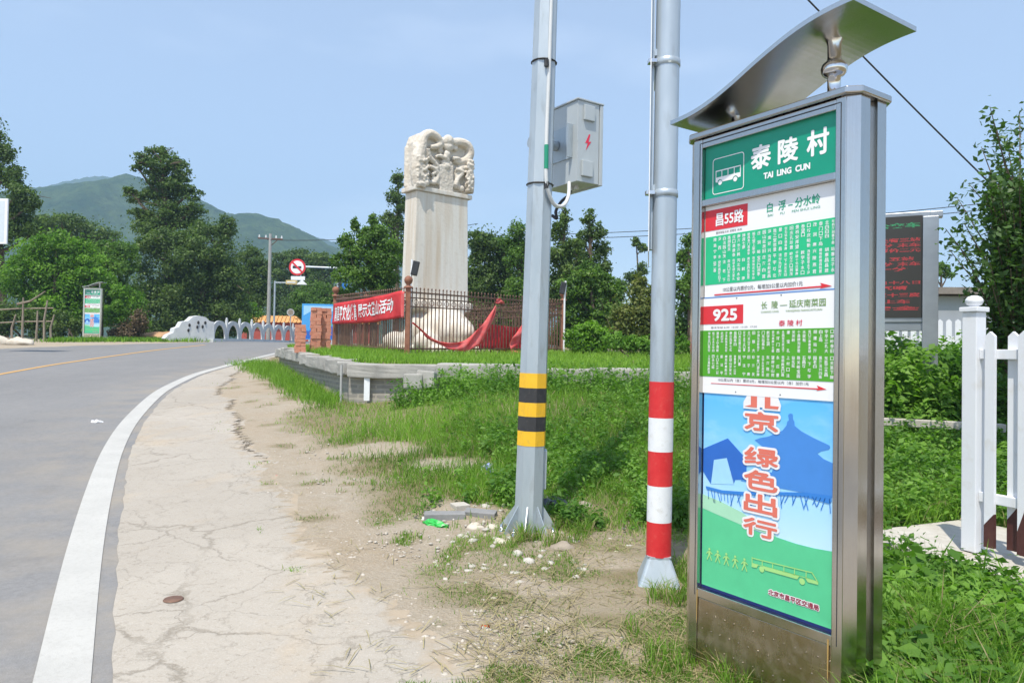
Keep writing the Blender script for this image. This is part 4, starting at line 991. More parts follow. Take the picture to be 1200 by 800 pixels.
def fence_panel(a, b_, hgt=1.52, step=.125):
    a = a - F0; b_ = b_ - F0; dv = b_ - a; ln = Vector((dv.x, dv.y, 0)).length; n = max(2, int(ln / step)); rl = MB(); pk = MB(); sc = MB()
    ang = math.atan2(dv.y, dv.x); rot = Matrix.Rotation(ang, 3, 'Z')
    for z, t_ in ((.16, .04), (hgt - .34, .035), (hgt - .13, .035), (hgt, .045)):
        c = (a + b_) / 2; rl.tube([a + Vector((0, 0, z)), b_ + Vector((0, 0, z))], t_ / 2 * 1.2, 4)
    for i in range(1, n):
        p = a + dv * i / n
        pk.box(p + Vector((0, 0, (hgt + .06) / 2 + .03)), (.020, .020, hgt + .06 - .06), rot)
        pk.ball(p + Vector((0, 0, hgt + .10)), .022, 1, (1, 1, 1.8))
        if i % 2:
            q = p + dv / n + Vector((0, 0, hgt - .235)); sc.tube([q + (rot @ Vector((.07 * math.cos(k * math.pi / 5), 0, .07 * math.sin(k * math.pi / 5)))) for k in range(11)], .010, 4, False)
    rl.build('rail', RUSTD, FN); pk.build('bar_panel', RUSTD, FN); sc.build('scroll_band', RUSTD, FN)
fence_panel(F0, F1); fence_panel(F0, F2); fence_panel(F2, F3)
F4 = on_t(F1.x + (F3.x - F2.x) * 0 - 4.6, F1.y + 5.6)
fence_post(F4); fence_panel(F1, F4); fence_panel(F3, F4)

# banner tied on the left run
def cloth_sheet(name, fn, nu, nv, mat, parent=None, th=.004):
    u, v = np.meshgrid(np.linspace(0, 1, nu), np.linspace(0, 1, nv), indexing='ij')
    P = np.array([[fn(a, b) for b in v[0]] for a in u[:, 0]])
    o = grid_mesh(name, P[..., 0], P[..., 1], P[..., 2], mat, parent=parent)
    md = o.modifiers.new('solid', 'SOLIDIFY'); md.thickness = th; return o
BDIR = (F2 - F0); BDIR.z = 0; BL = BDIR.length; BDIR.normalize(); BN = Vector((BDIR.y, -BDIR.x, 0))
if BN.y > 0: BN = -BN
BN = BN.normalized()
def banner_pt(a, b):   # a from the corner post outwards, b from top to bottom
    z_top = 1.55 - .35 * a + .17 * a * a; z_bot = .90 - .40 * a + .27 * a * a
    z = z_top + (z_bot - z_top) * b; p = F0 + BDIR * (.12 + a * (BL - .22)); off = .10 + .03 * math.sin(a * 9) * b + .02 * math.sin(a * 23 + b * 3)
    return Vector((p.x + BN.x * off, p.y + BN.y * off, float(pz(p.x, p.y)) + z))
BAN = empty('banner', banner_pt(0, 0)); tag(BAN, 'red banner with white Chinese writing tied along the left run of the iron fence', 'banner')
o = cloth_sheet('cloth', lambda a, b: banner_pt(a, b) - BAN.location, 60, 10, REDCLOTH, BAN)
def banner_text(s, a0, a1, b0, b1, bold):
    me = text_mesh(s, bold); n = len(me.vertices); co = np.empty(n * 3, np.float32); me.vertices.foreach_get('co', co); co = co.reshape(-1, 3); mn = co.min(0); mxx = co.max(0)
    out = []
    for c_ in co:
        u = (c_[0] - mn[0]) / (mxx[0] - mn[0]); v = (c_[1] - mn[1]) / (mxx[1] - mn[1])
        p = banner_pt(a1 + (a0 - a1) * u, b1 + (b0 - b1) * v) - BAN.location + BN * .014; out.append(p)
    me.vertices.foreach_set('co', np.array(out, np.float32).ravel()); me.update(); me.materials.clear(); me.materials.append(WHITE_PRINT); me.name = 'lettering'
    link(bpy.data.objects.new('lettering', me), BAN)
banner_text('活动', .10, .27, .18, .74, .02); banner_text('展示文登山', .28, .58, .18, .80, .02); banner_text('育昌平文化体育', .61, .97, .14, .86, .02)
rolled = cloth_sheet('banner_end', lambda a, b: F0 + Vector((-.02, -.13, 1.52 - b * .62)) + BDIR * (.02 + .14 * a) * (1 - .5 * abs(b - .5)) + BN * (.05 + .03 * math.sin(a * 8)) - BAN.location, 8, 14, PINKCLOTH, BAN)

# torn strips of red cloth on the front run
FD = (F1 - F0); FD.z = 0; FL = FD.length; FD.normalize(); FNV = Vector((FD.y, -FD.x, 0)).normalized()
if FNV.y > 0: FNV = -FNV
def fr_pt(s, z, off=.06): 
    p = F0 + FD * s + FNV * off; return Vector((p.x, p.y, float(pz(p.x, p.y)) + z))
def ribbon(name, label, path, widths, mat, cat='cloth', group='torn red cloth strips on the iron fence'):
    P = smooth_pts([fr_pt(*p) for p in path], 8); Wd = np.interp(np.linspace(0, 1, len(P)), np.linspace(0, 1, len(widths)), widths)
    base = P[0].copy()
    rows = []
    for i, p in enumerate(P):
        row = []
        for k in range(7):
            f_ = k / 6; row.append(p - base + Vector((0, 0, -Wd[i] * f_)) + FNV * (.03 * math.sin(f_ * 7 + i * .35)) + FD * (.04 * math.sin(i * .5) * f_))
        rows.append(row)
    A = np.array(rows); o = grid_mesh(name, A[..., 0], A[..., 1], A[..., 2], mat); o.location = base; md = o.modifiers.new('s', 'SOLIDIFY'); md.thickness = .004
    return tag(o, label, cat, group)
ribbon('cloth_strip', 'long torn red strip sagging from the corner post to the fence top', [(.05, .80, .12), (.5, .52, .10), (1.0, .33, .08), (1.5, .30, .08), (1.9, .38, .10), (2.2, .62, .12), (2.55, .85, .12), (2.95, 1.30, .10)], [.05, .06, .09, .20, .30, .42, .52, .04], PINKCLOTH)
ribbon('cloth_strip', 'red cloth sheet spread flat on the bars behind the narrow strips', [(2.55, .80, -.12), (3.2, .78, -.12), (3.9, .74, -.12), (4.6, .76, -.12), (5.3, .9, -.12)], [.66, .70, .72, .6, .62], REDCLOTH)
ribbon('cloth_strip', 'twisted red strip hanging down to the grass beside the octagonal pole', [(4.35, 1.12, .10), (4.15, .90, .12), (3.85, .62, .14), (3.55, .38, .14), (3.65, .12, .16), (4.1, .02, .2)], [.05, .30, .34, .34, .22, .08], PINKCLOTH)
ribbon('cloth_strip', 'small red tatter tied to the top rail of the iron fence', [(3.0, 1.46, .08), (3.15, 1.50, .08), (3.3, 1.42, .08)], [.1, .14, .05], PINKCLOTH)
# two small floodlights on stalks
def floodlight(px, ytop, ybot, d, label, lampdx):
    b = at(px, ybot, d); R = empty('floodlight', b); tag(R, label, 'lamp', 'floodlights beside the stele'); h = at(px, ytop, d)[2] - b[2]
    m = MB(); m.tube([(0, 0, 0), (0, 0, h * .8), (.03, 0, h * .95), (.02, 0, h)], .028, 8); m.build('stalk', WHTB, R)
    m = MB(); m.box((lampdx, -.02, h - .22), (.16, .12, .36), Matrix.Rotation(.2, 3, 'Y'), .02); m.build('lamp_head', BLACKP, R)
floodlight(660.5, 329, 420, 21.4, 'small dark floodlight on a white stalk beside the rust red end post', -.06)
floodlight(479.5, 304, 420, 17.9, 'small dark floodlight on a stalk in front of the stele shaft', .11)

# ------------------------------------------------------------------ terrace retaining wall: brickwork courses and coping stones
def wall_run(parent, a, b_, zb0, zt, th, mat, name, origin):
    dv = (b_ - a); ln = dv.length; nrm = Vector((dv.y, -dv.x, 0)).normalized()
    me = bpy.data.meshes.new(name); n = 40; V = []; F = []; UV = []
    for i in range(n + 1):
        t = i / n; p = a + dv * t; g0 = float(gz(p.x, p.y)) - .15
        for z, off in ((g0, 0), (zt(p), 0), (zt(p), -th), (g0, -th)): V.append((p.x + nrm.x * off - origin.x, p.y + nrm.y * off - origin.y, z - origin.z))
    for i in range(n):
        for k in range(3): F.append((4 * i + k, 4 * i + k + 1, 4 * i + 4 + k + 1, 4 * i + 4 + k))
    F.append((0, 1, 2, 3)); F.append((4 * n + 3, 4 * n + 2, 4 * n + 1, 4 * n))
    me.from_pydata(V, [], F); uv = me.uv_layers.new(name='UVMap')
    for p in me.polygons:
        for li in p.loop_indices:
            v = V[me.loops[li].vertex_index]; uv.data[li].uv = ((Vector((v[0], v[1], 0)) + Vector((origin.x, origin.y, 0)) - Vector((a.x, a.y, 0))).dot(Vector((dv.x, dv.y, 0)).normalized()), v[2])
    me.materials.append(mat); o = bpy.data.objects.new(name, me); link(o, parent)
    bm_ = bmesh.new(); bm_.from_mesh(me); bmesh.ops.recalc_face_normals(bm_, faces=bm_.faces[:]); bm_.to_mesh(me); bm_.free()
    return o
WO = Vector((C0[0], C0[1], 0.5)); WR = empty('retaining_wall', WO); tag(WR, 'low grey brick retaining wall with pale stone coping below the iron fence', 'wall')
vC, vL, vR = Vector((C0[0], C0[1], 0)), Vector((CL[0], CL[1], 0)), Vector((CR[0], CR[1], 0))
top_z = lambda p: float(pz(p.x, p.y)) - .19
wall_run(WR, vL, vC, 0, top_z, .3, BRICKW, 'brickwork', WO); wall_run(WR, vC, vR, 0, top_z, .3, BRICKW, 'brickwork', WO)
rr_ = random.Random(8)
def coping(a, b_, gaps=()):
    dv = b_ - a; ln = dv.length; ang = math.atan2(dv.y, dv.x); s = 0; nrm = Vector((dv.y, -dv.x, 0)).normalized()
    while s < ln - .2:
        w = min(rr_.uniform(1.0, 1.7), ln - s); c = a + dv.normalized() * (s + w / 2) - nrm * (.15) + nrm * .07; z = float(pz(c.x, c.y)) - .185
        drop = rr_.uniform(-.012, .012); h = .27 + rr_.uniform(-.03, .03); z -= .07
        if not any(g0 < s < g1 for g0, g1 in gaps):
            m = MB(); m.box((c.x - WO.x, c.y - WO.y, z + h / 2 + drop - WO.z), (w - .012, .42, h), Matrix.Rotation(ang + rr_.uniform(-.02, .02), 3, 'Z'), .025); bmesh.ops.subdivide_edges(m.bm, edges=m.bm.edges[:], cuts=2, use_grid_fill=True); m.jitter(.030, 2.6, s); m.jitter(.012, 9, s); m.build('coping_stone', STONE, WR)
        s += w
coping(vL, vC); coping(vC, vR, gaps=((3.6, 4.1),))
# drain pipe down the wall
m = MB(); q = vL.lerp(vC, .985); m.tube([(q.x - .06 - WO.x, q.y - .25 - WO.y, 1.26 - WO.z), (q.x - .06 - WO.x, q.y - .26 - WO.y, .35 - WO.z)], .022, 8); m.build('pipe', CONC_P, WR)
m = MB(); q = Vector((C0[0] + .35, C0[1] - .10, 0)); m.box((q.x - WO.x, q.y - .08 - WO.y, .85 - WO.z), (.10, .03, .42)); m.build('painted_mark', WHTB, WR)
# loose masonry lump at the foot of the wall
m = MB(); q = at(484, 447, 12.0); m.box((0, 0, 0), (.30, .25, .24), Matrix.Rotation(.2, 3, 'Z'), .03).box((.22, .08, .04), (.3, .26, .28), Matrix.Rotation(-.1, 3, 'Z'), .03); m.jitter(.03, 3); o = m.build('masonry_block', STONE); o.location = q; tag(o, 'pale masonry block half buried in grass at the foot of the wall', 'stone block')

# ------------------------------------------------------------------ stacked red bricks
bm0 = MB(); bm0.box((0, 0, 0), (.24, .115, .085), None, .004); brick0 = bm0.build('brick', REDBRICK)
first = True; rr_ = random.Random(12)
def brick_at(x, y, z, rz, label, group):
    global first
    o = brick0 if first else brick0.copy()
    if not first: COL.objects.link(o)
    first = False
    o.location = (x, y, z); o.rotation_euler = (0, 0, rz); tag(o, label, 'brick', group)
for (pxc, d, layers, nx, lab, grp) in ((369.5, 18.2, 13, 2, 'red brick in the tall left-over stack beside the blue billboard', 'bricks of the tall stack'), (351.5, 17.9, 8, 2, 'red brick in the short stack leaning on the tall stack', 'bricks of the short stack')):
    c = at(pxc, 412, d); zb0 = float(pz(c[0], c[1])) - .01; al = math.radians(24)
    for l in range(layers):
        rot = al if l % 2 else al + math.pi / 2
        for i in (-1, 1):
            if l == layers - 1 and i == 1 and nx == 2 and layers < 10: continue
            for j in (0,):
                off = Vector((0, i * .060, 0)); off.rotate(Matrix.Rotation(rot, 3, 'Z').to_euler())
                dx, dy = rr_.uniform(-.012, .012), rr_.uniform(-.012, .012)
                brick_at(c[0] + off.x + dx, c[1] + off.y + dy, zb0 + .044 + l * .087, rot + rr_.uniform(-.06, .06), lab, grp)
                if True:
                    off2 = Vector((.26 if l % 2 else 0, (0 if l % 2 else .26), 0)); off2.rotate(Matrix.Rotation(al, 3, 'Z').to_euler())
                    if layers > 10: brick_at(c[0] + off.x * 1.0 + off2.x * .0 + .2 * math.cos(al) + dx, c[1] + off.y + .24 + dy, zb0 + .044 + l * .087, rot + rr_.uniform(-.06, .06), lab, grp)

# ------------------------------------------------------------------ far side of the road: arched balustrade, wall, billboard, poles, traffic signs
BX = -14.9
BR = empty('arched_balustrade', (BX, 36.2, ground_z(BX, 36.2)), math.radians(-7)); tag(BR, 'pale stone bridge balustrade of arched panels with a scroll end stone', 'balustrade')
for i in range(15):
    y0 = i * 1.36; zo = float(gz(BX, 36.2 + y0 + .8)) - float(gz(BX, 36.2))
    m = MB(); out = []
    arch = [(.18 + .62 * 0, .22)]
    W_, H_ = 1.25, .98
    # outline with a rounded top
    o_ = [(0, 0), (W_, 0), (W_, .70)] + [(W_ / 2 + W_ / 2 * math.cos(a * math.pi / 10), .70 + .38 * math.sin(a * math.pi / 10)) for a in range(1, 10)] + [(0, .70)]
    hole = [(.12, .16), (W_ - .12, .16)] + [(W_ / 2 + (W_ / 2 - .12) * math.cos(a * math.pi / 10) * (1 - .12 * math.sin(a * math.pi / 10)), .34 + .52 * math.sin(a * math.pi / 10)) for a in range(0, 11)]
    # ring strip between outline and hole, both resampled by angle round the arch centre
    cx_, cz_ = W_ / 2, .45
    def cast(poly, a):
        d_ = (math.cos(a), math.sin(a)); best = None
        for (x0, z0), (x1, z1) in zip(poly, poly[1:] + poly[:1]):
            den = d_[0] * (z1 - z0) - d_[1] * (x1 - x0)
            if abs(den) < 1e-9: continue
            t = ((x0 - cx_) * (z1 - z0) - (z0 - cz_) * (x1 - x0)) / den; s = ((x0 - cx_) * d_[1] - (z0 - cz_) * d_[0]) / den
            if t > 0 and -1e-6 <= s <= 1 + 1e-6 and (best is None or t < best): best = t
        return (cx_ + d_[0] * best, cz_ + d_[1] * best)
    K = 36; O = [cast(o_, 2 * math.pi * k / K + .001) for k in range(K)]; Hh = [cast(hole, 2 * math.pi * k / K + .001) for k in range(K)]
    for xf in (0, .16):
        pass
    vv = [[m.bm.verts.new((x, p[0], p[1])) for p in P] for x, P in ((0, O), (0, Hh), (-.07, O), (-.07, Hh))]
    for k in range(K):
        j = (k + 1) % K
        m.bm.faces.new((vv[0][k], vv[0][j], vv[1][j], vv[1][k])); m.bm.faces.new((vv[2][j], vv[2][k], vv[3][k], vv[3][j])); m.bm.faces.new((vv[0][j], vv[0][k], vv[2][k], vv[2][j])); m.bm.faces.new((vv[1][k], vv[1][j], vv[3][j], vv[3][k]))
    o = m.build('arched_panel', BALUS, BR); o.location = (0, y0, zo)
    m = MB(); m.bb(-.10, .03, W_ + .002, W_ + .108, 0, 1.14, .02); m.lathe([(.05, 1.14), (.065, 1.19), (.03, 1.26)], 8, (-.035, W_ + .055, 0)); o = m.build('baluster_post', BALUS, BR); o.location = (0, y0, zo)
m = MB(); m.bb(-.22, .10, -.2, 20.6, -.3, .15); m.build('kerb_base', BALUS, BR)
# scroll stone at the near end
prof = [(0, 0), (-2.55, 0), (-2.75, .12), (-2.6, .3), (-2.3, .42), (-2.25, .62), (-2.0, .70), (-1.85, .95), (-1.5, 1.0), (-1.25, 1.22), (-.9, 1.28), (-.5, 1.22), (-.3, 1.05), (-.12, 1.02), (0, 1.0)]
m = MB(); m.prism(prof, -.18, .04, lambda p, q, a: (a + p * -.10 * 0 + p * .55, p * .62, q)); o = m.build('scroll_stone', BALUS, BR); o.location = (0, -.02, 0)
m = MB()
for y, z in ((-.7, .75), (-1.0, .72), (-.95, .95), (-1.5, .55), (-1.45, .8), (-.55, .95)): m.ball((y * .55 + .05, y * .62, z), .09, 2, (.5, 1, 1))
m.build('scroll_hole_shade', BLKB, BR)  # solid black lumps paint the shade inside the carved openings

m_o = AT(322, 401, 64); RW = empty('red_wall', (m_o.x, m_o.y, float(gz(m_o.x, m_o.y)))); tag(RW, 'long red temple wall with yellow tiled coping beyond the balustrade', 'wall')
m = MB(); m.bb(-3.2, 9, 0, .5, -.3, 2.0); m.build('wall', REDWALL, RW)
m = MB(); m.prism([(-.35, 2.002), (.85, 2.002), (.25, 2.6)], -3.4, 9.2, lambda p, q, a: (a, p, q)); rf = m.build('tiled_roof', YTILE, RW)
m = MB()
for i in range(36): m.tube([(-3.3 + i * .35, -.36, 2.02), (-3.3 + i * .35, .22, 2.61)], .06, 6)
m.build('tile_covering', YTILE, rf)

def billboard():
    o = AT(355, 403, 44); R = empty('billboard', (o.x, o.y, float(gz(o.x, o.y))), math.radians(8)); tag(R, 'blue printed billboard standing behind the brick stacks and iron fence', 'billboard')
    m = MB(); m.bb(-.1, 2.15, 0, .08, .25, 2.42); pn = m.build('panel', flat('billboard_blue', (0.06, 0.34, 0.72)), R)
    for x in (.1, 1.95):
        m = MB(); m.bb(x - .04, x + .04, .085, .16, -.2, 2.35); m.build('leg', CONC_P, R)
    for pts, mt in ((([(-.05, .30), (2.1, .30), (2.1, .9), (1.6, 1.1), (1.2, .8), (.7, 1.05), (.3, .75), (-.05, .95)]), P_BLUE2), ([(.9, 1.2), (1.3, 1.55), (1.7, 1.2), (1.6, 1.0), (1.0, 1.0)], P_PGREEN), ([(0, 1.7), (.5, 2.0), (1.3, 1.9), (2.1, 2.1), (2.1, 2.3), (0, 2.3)], P_PALE), ([(1.2, .5), (1.7, .55), (1.6, .7), (1.3, .68)], P_SALMON)):
        plate(pn, 'printed_shape', pts, -.004 if mt is not P_SALMON else -.007, mt, .003)
billboard()
def utility_pole(px, ytop, ybot, d, label, r=.15, arm=True):
    b = AT(px, ybot, d); b.z = float(gz(b.x, b.y)) - .1; R = empty('utility_pole', b); tag(R, label, 'utility pole', 'concrete utility poles'); h = at(px, ytop, d)[2] - b.z
    m = MB(); m.tube([(0, 0, 0), (0, 0, h)], [r, r * .65], 12); m.build('shaft', CONC_P, R)
    if arm:
        m = MB(); m.box((0, 0, h - .35), (1.7, .09, .09), Matrix.Rotation(.25, 3, 'Z')); m.build('crossarm', RUSTD, R)
        for x in (-.75, -.3, .4, .78):
            m = MB(); m.lathe([(.05, h - .30), (.07, h - .22), (.04, h - .16), (.05, h - .1)], 8, (x * math.cos(.25), x * math.sin(.25), 0)); m.build('insulator', WHTB, R)
        m = MB(); m.tube([(.0, 0, h - .9), (.5, .1, h - .4)], .03, 6); m.build('brace', RUSTD, R)
utility_pole(314, 274, 401, 52, 'tall grey concrete utility pole left of the round road sign')
utility_pole(461, 254, 400, 46, 'thin pale pole top among the trees just left of the stele', .12, False)

def traffic_sign():
    d = 42; b = AT(395, 402, d); b.z = float(gz(b.x, b.y)) - .1; R = empty('traffic_sign', b); tag(R, 'round red and white prohibition sign hung on a long arm above the road', 'traffic sign')
    h = at(395, 314, d)[2] - b.z; k = d / 850
    m = MB(); m.tube([(0, 0, 0), (0, 0, h + .2)], [.11, .09], 12); m.build('mast', GALV2, R)
    xl = (347 - 395) * k
    m = MB(); m.tube([(0, 0, h), (xl, 0, h + .05)], .055, 8); m.build('arm', GALV2, R)
    c = (xl, -.10, h + .0); rr = 9.7 * k
    disc = lambda r_, y: [(c[0] + r_ * math.cos(a * math.pi / 18), c[2] + r_ * math.sin(a * math.pi / 18)) for a in range(36)]
    dk = plate(R, 'sign_disc', disc(rr, 0), -.10, P_RED, .03); plate(dk, 'sign_face', disc(rr * .78, 0), -.106, WHITE_PRINT, .004)
    cs = math.cos(-.78); sn = math.sin(-.78)
    bar = [(c[0] + x * cs - z * sn, c[2] + x * sn + z * cs) for x, z in ((-rr * .8, -.05), (rr * .8, -.05), (rr * .8, .05), (-rr * .8, .05))]
    plate(dk, 'lorry_mark', [(c[0] + x * rr, c[2] + z * rr) for x, z in ((-.55, -.16), (.5, -.16), (.5, .12), (.1, .12), (.1, .02), (-.1, .02), (-.1, .16), (-.55, .16))], -.112, BLKB, .004)
    plate(dk, 'slash', bar, -.118, P_RED, .004)
    plate(R, 'lower_plate', [(c[0] - rr * .75, c[2] - rr * 1.55), (c[0] + rr * .95, c[2] - rr * 1.55), (c[0] + rr * .95, c[2] - rr * 1.1), (c[0] - rr * .75, c[2] - rr * 1.1)], -.09, WHTB, .02)
    tr = plate(R, 'triangle_plate', [(c[0] - rr * .05, c[2] - rr * 2.1), (c[0] + rr * 1.25, c[2] - rr * 2.1), (c[0] + rr * .6, c[2] - rr * 1.5)], -.12, WHTB, .02)
    m = MB(); m.box((c[0] + rr * .4, -.03, h - rr * .9), (.06, .05, rr * 2.2)); m.build('hanger', GALV2, R)
    plate(R, 'blue_plate', [(.15, h - 1.2), (.55, h - 1.2), (.55, h - .45), (.15, h - .45)], -.05, P_BLUE3, .02)
    m = MB(); m.bb(.05, .2, -.2, -.06, h - 1.5, h - .8); m.build('speaker_box', BLACKP, R)
traffic_sign()
def signal_arm():
    d = 46; b = AT(320.5, 402, d); b.z = float(gz(b.x, b.y)) - .1; R = empty('signal_mast', b); tag(R, 'slim grey mast with short arm carrying a yellow warning box', 'signal mast'); h = at(320.5, 331, d)[2] - b.z; k = d / 850
    m = MB(); m.tube([(0, 0, 0), (0, 0, h + .1)], .06, 10); m.build('mast', GALV2, R); m = MB(); m.tube([(0, 0, h), (28 * k, 0, h)], .035, 8); m.build('arm', GALV2, R)
    m = MB(); m.box((20 * k, -.02, h + .02), (13 * k, .25, 5 * k), None, .03); m.build('yellow_box', worn('faded_yellow', (0.55, 0.42, 0.17), (0.62, 0.5, 0.25), .6), R)
    m = MB(); m.box((20 * k, -.152, h + .02), (10 * k, .01, 1.4 * k)); m.build('slot', WHTB, R)
signal_arm()
def round_back():
    d = 45; b = AT(340, 402, d); b.z = float(gz(b.x, b.y)) - .1; R = empty('round_sign', b); tag(R, 'small round grey back of a road sign on a thin post by the balustrade', 'road sign'); h = at(340, 366, d)[2] - b.z; k = d / 850
    m = MB(); m.tube([(0, 0, 0), (0, 0, h)], .03, 8); m.build('post', GALV2, R)
    plate(R, 'disc', [(4.4 * k * math.cos(a * math.pi / 12), h + 4.4 * k * math.sin(a * math.pi / 12)) for a in range(24)], -.05, CONC_P, .015)
    plate(R, 'disc_rim', [(3 * k * math.cos(a * math.pi / 12), h + 3 * k * math.sin(a * math.pi / 12)) for a in range(24)], -.056, DEADW, .004)
round_back()
# pale sign board cut by the left edge
def left_board():
    d = 24; a = at(10, 233, d); z0 = at(5, 286, d)[2]; R = empty('notice_board', (a[0] - .8, a[1], float(gz(a[0] - .8, a[1])))); tag(R, 'pale blank notice board on a post cut by the left picture edge', 'notice board')
    zz = R.location.z
    m = MB(); m.bb(-.8, .8, -.03, .03, z0 - zz, a[2] - zz, .01); m.build('board', WHTB, R)
    m = MB(); m.bb(-.7, .7, -.034, -.031, z0 - zz + .08, a[2] - zz - .08); m.build('face', flat('pale_board', (.58, .64, .68)), R)
    m = MB(); m.tube([(-.5, .08, -.2), (-.5, .08, a[2] - zz)], .05, 8); m.build('post', GALV2, R)
left_board()
# soil mound, boulders, stick fence at the far verge
def mound():
    c = AT(190, 400, 36.5); m = MB(); n = 26
    for i in range(n): pass
    m.ball((0, 0, 0), 1, 4, (1.7, 1.0, .42)); m.jitter(.15, 1.6, 3); m.jitter(.05, 7, 1)
    o = m.build('soil_mound', worn('orange_soil', (0.36, 0.20, 0.10), (0.46, 0.29, 0.16), .95, 3, bmp=.4)); o.location = (c.x, c.y, float(gz(c.x, c.y)) + .05); tag(o, 'heap of orange soil at the far verge beneath the big cypress', 'soil heap')
mound()
BOULD = worn('pale_boulder', (0.46, 0.40, 0.32), (0.58, 0.53, 0.45), .9, 3, bmp=.4)
def rock(px, py, d, s, label, name='boulder', mat=None, on=gz, scale=(1, .8, .6), seed=0, group=None):
    c = at(px, py, d) if d else G(px, py); s = s if d else s * .68; m = MB(); m.ball((0, 0, 0), 1, 3, scale); m.jitter(.28, 1.1, seed); m.jitter(.08, 4, seed + 3)
    for v in m.bm.verts: v.co *= s
    o = m.build(name, mat or BOULD); o.location = (c[0], c[1], float(gz(c[0], c[1])) + s * .3); tag(o, label, 'rock', group); return o
rock(2, 401, 29.5, .38, 'pale boulder cut by the left picture edge on the far verge', seed=1, group='boulders on the far verge')
rock(22, 401, 29.6, .40, 'second pale boulder lying right of the edge one on the far verge', seed=5, scale=(1.3, .8, .5), group='boulders on the far verge')
rock(122, 399, 34.5, .30, 'brownish boulder at the foot of the distant bus stop sign', seed=8, group='boulders on the far verge', mat=CONC_T)
def stick_fence():
    o = AT(30, 400, 33); R = empty('stick_fence', (o.x, o.y, float(gz(o.x, o.y)))); tag(R, 'rickety fence of grey sticks in front of the bushes at far left', 'fence'); k = 33 / 850; r = random.Random(3)
    for i, px in enumerate((-30, -12, 14, 26, 42, 52, 60)):
        x = (px - 30) * k; h = r.uniform(1.5, 2.1) if i % 2 else r.uniform(1.1, 1.6); m = MB(); m.tube([(x, 0, -.1), (x + r.uniform(-.05, .05), 0, h * .5), (x + r.uniform(-.15, .15), r.uniform(-.1, .1), h)], [.055, .045, .03], 6); m.build('stake', DEADW, R)
    for z0, z1 in ((.75, .95), (1.35, 1.55)):
        m = MB(); m.tube([(-2.4, .05, z0), (-.3, .06, (z0 + z1) / 2 + .06), (1.2, .05, z1)], .03, 6); m.build('crossbar', DEADW, R)
    m = MB(); m.tube([(-.4, -.05, 1.7), (.2, -.05, 1.85), (.9, -.1, 2.3)], [.05, .04, .02], 6); m.build('branch', DEADW, R)
stick_fence()

# ------------------------------------------------------------------ right-hand side: LED board, white fence, kerb, house
dl = 9.4
lp = at(1101, 440, dl); LB = empty('led_board', (lp[0], lp[1], ground_z(lp[0], lp[1])), math.radians(-27.4)); tag(LB, 'stainless steel LED information board with red dot text behind the bus stop sign', 'display board')
LB.scale = (dl / 6.3, dl / 6.3, 1)
zt_ = at(1095, 246, dl)[2] - LB.location.z; zb2 = at(1078, 377, dl)[2] - LB.location.z
# local x to the right along the face, y away
LEDSTEEL = worn('grey_led_frame', (0.27, 0.29, 0.31), (0.35, 0.37, 0.39), 0.35, 3, 0.6, 0.02)
def post(x): 
    m = MB(); m.bb(x - .115, x + .005, -.06, .06, -.05, zt_ - .085, .004); m.build('post', LEDSTEEL, LB)
post(-.02); post(-1.08)
m = MB(); m.bb(-1.06, -.075, .010, .13, zb2, zt_, .006); cab = m.build('cabinet', LEDSTEEL, LB)
m = MB(); m.bb(-1.06, .02, .015, .125, zt_ - .08, zt_ - .002, .006); m.build('end_cap', LEDSTEEL, LB)
scr = flat('led_screen_glass', (0.030, 0.029, 0.025), .55)
m = MB(); m.bb(-1.02, -.135, .004, .0095, zb2 + .06, zt_ - .05); sc_o = m.build('screen', scr, LB)
def led_mat(name, c, s):
    m_, nt, b = newmat(name); b.inputs['Base Color'].default_value = (*c, 1); b.inputs['Emission Color'].default_value = (*c, 1); b.inputs['Emission Strength'].default_value = s; return m_
LEDR = led_mat('led_red', (0.65, 0.05, 0.06), .35); LEDG = led_mat('led_green', (0.05, 0.50, 0.2), .3)
def led_text(s, x0, x1, z0, z1, mat):
    """text drawn as a dot matrix: sample the glyph outlines on a grid of small squares"""
    me = text_mesh(s, .03); bmx = bmesh.new(); bmx.from_mesh(me); bpy.data.meshes.remove(me)
    from mathutils.bvhtree import BVHTree
    bt = BVHTree.FromBMesh(bmx); xs_ = [v.co.x for v in bmx.verts]; ys_ = [v.co.y for v in bmx.verts]; mn = (min(xs_), min(ys_)); mx_ = (max(xs_), max(ys_)); bmx.free()
    nr = 11; cell = (z1 - z0) / nr; nc = int((x1 - x0) / cell); b = MB()
    for i in range(nr):
        for j in range(nc):
            q = Vector((mn[0] + (j + .5) / nc * (mx_[0] - mn[0]), mn[1] + (i + .5) / nr * (mx_[1] - mn[1]), 1))
            if bt.ray_cast(q, Vector((0, 0, -1)))[0] is not None:
                x = x0 + (j + .5) * cell; z = z0 + (i + .5) * cell; r_ = cell * .30
                b.face([(x - r_, .003, z - r_), (x + r_, .003, z - r_), (x + r_, .003, z + r_), (x - r_, .003, z + r_)])
    b.build('led_text', mat, sc_o)
HT = zt_ - zb2
lines = [('欢迎乘坐公交车', .885, .935, LEDG, 1.0, .55), ('昌55路 距本站还有三站', .745, .785, LEDR, 1, .5), ('首车五点三十分 末车', .695, .735, LEDR, 1, .5), ('十八点三十分 票价二元', .645, .685, LEDR, 1, .5), ('925路 距本站 五站', .56, .60, LEDR, .95, .5), ('首车六点二十分 末车', .51, .55, LEDR, 1, .5), ('十七点二十分', .46, .50, LEDR, .9, .5), ('二〇一二年七月十八日', .33, .365, LEDR, 1, .5), ('星期三 天气晴', .275, .315, LEDR, .9, .5), ('气温二十四至三十三度', .205, .245, LEDR, 1, .5), ('请乘客排队上车', .14, .18, LEDR, .92, .5), ('注意安全', .075, .115, LEDR, 1, .5)]
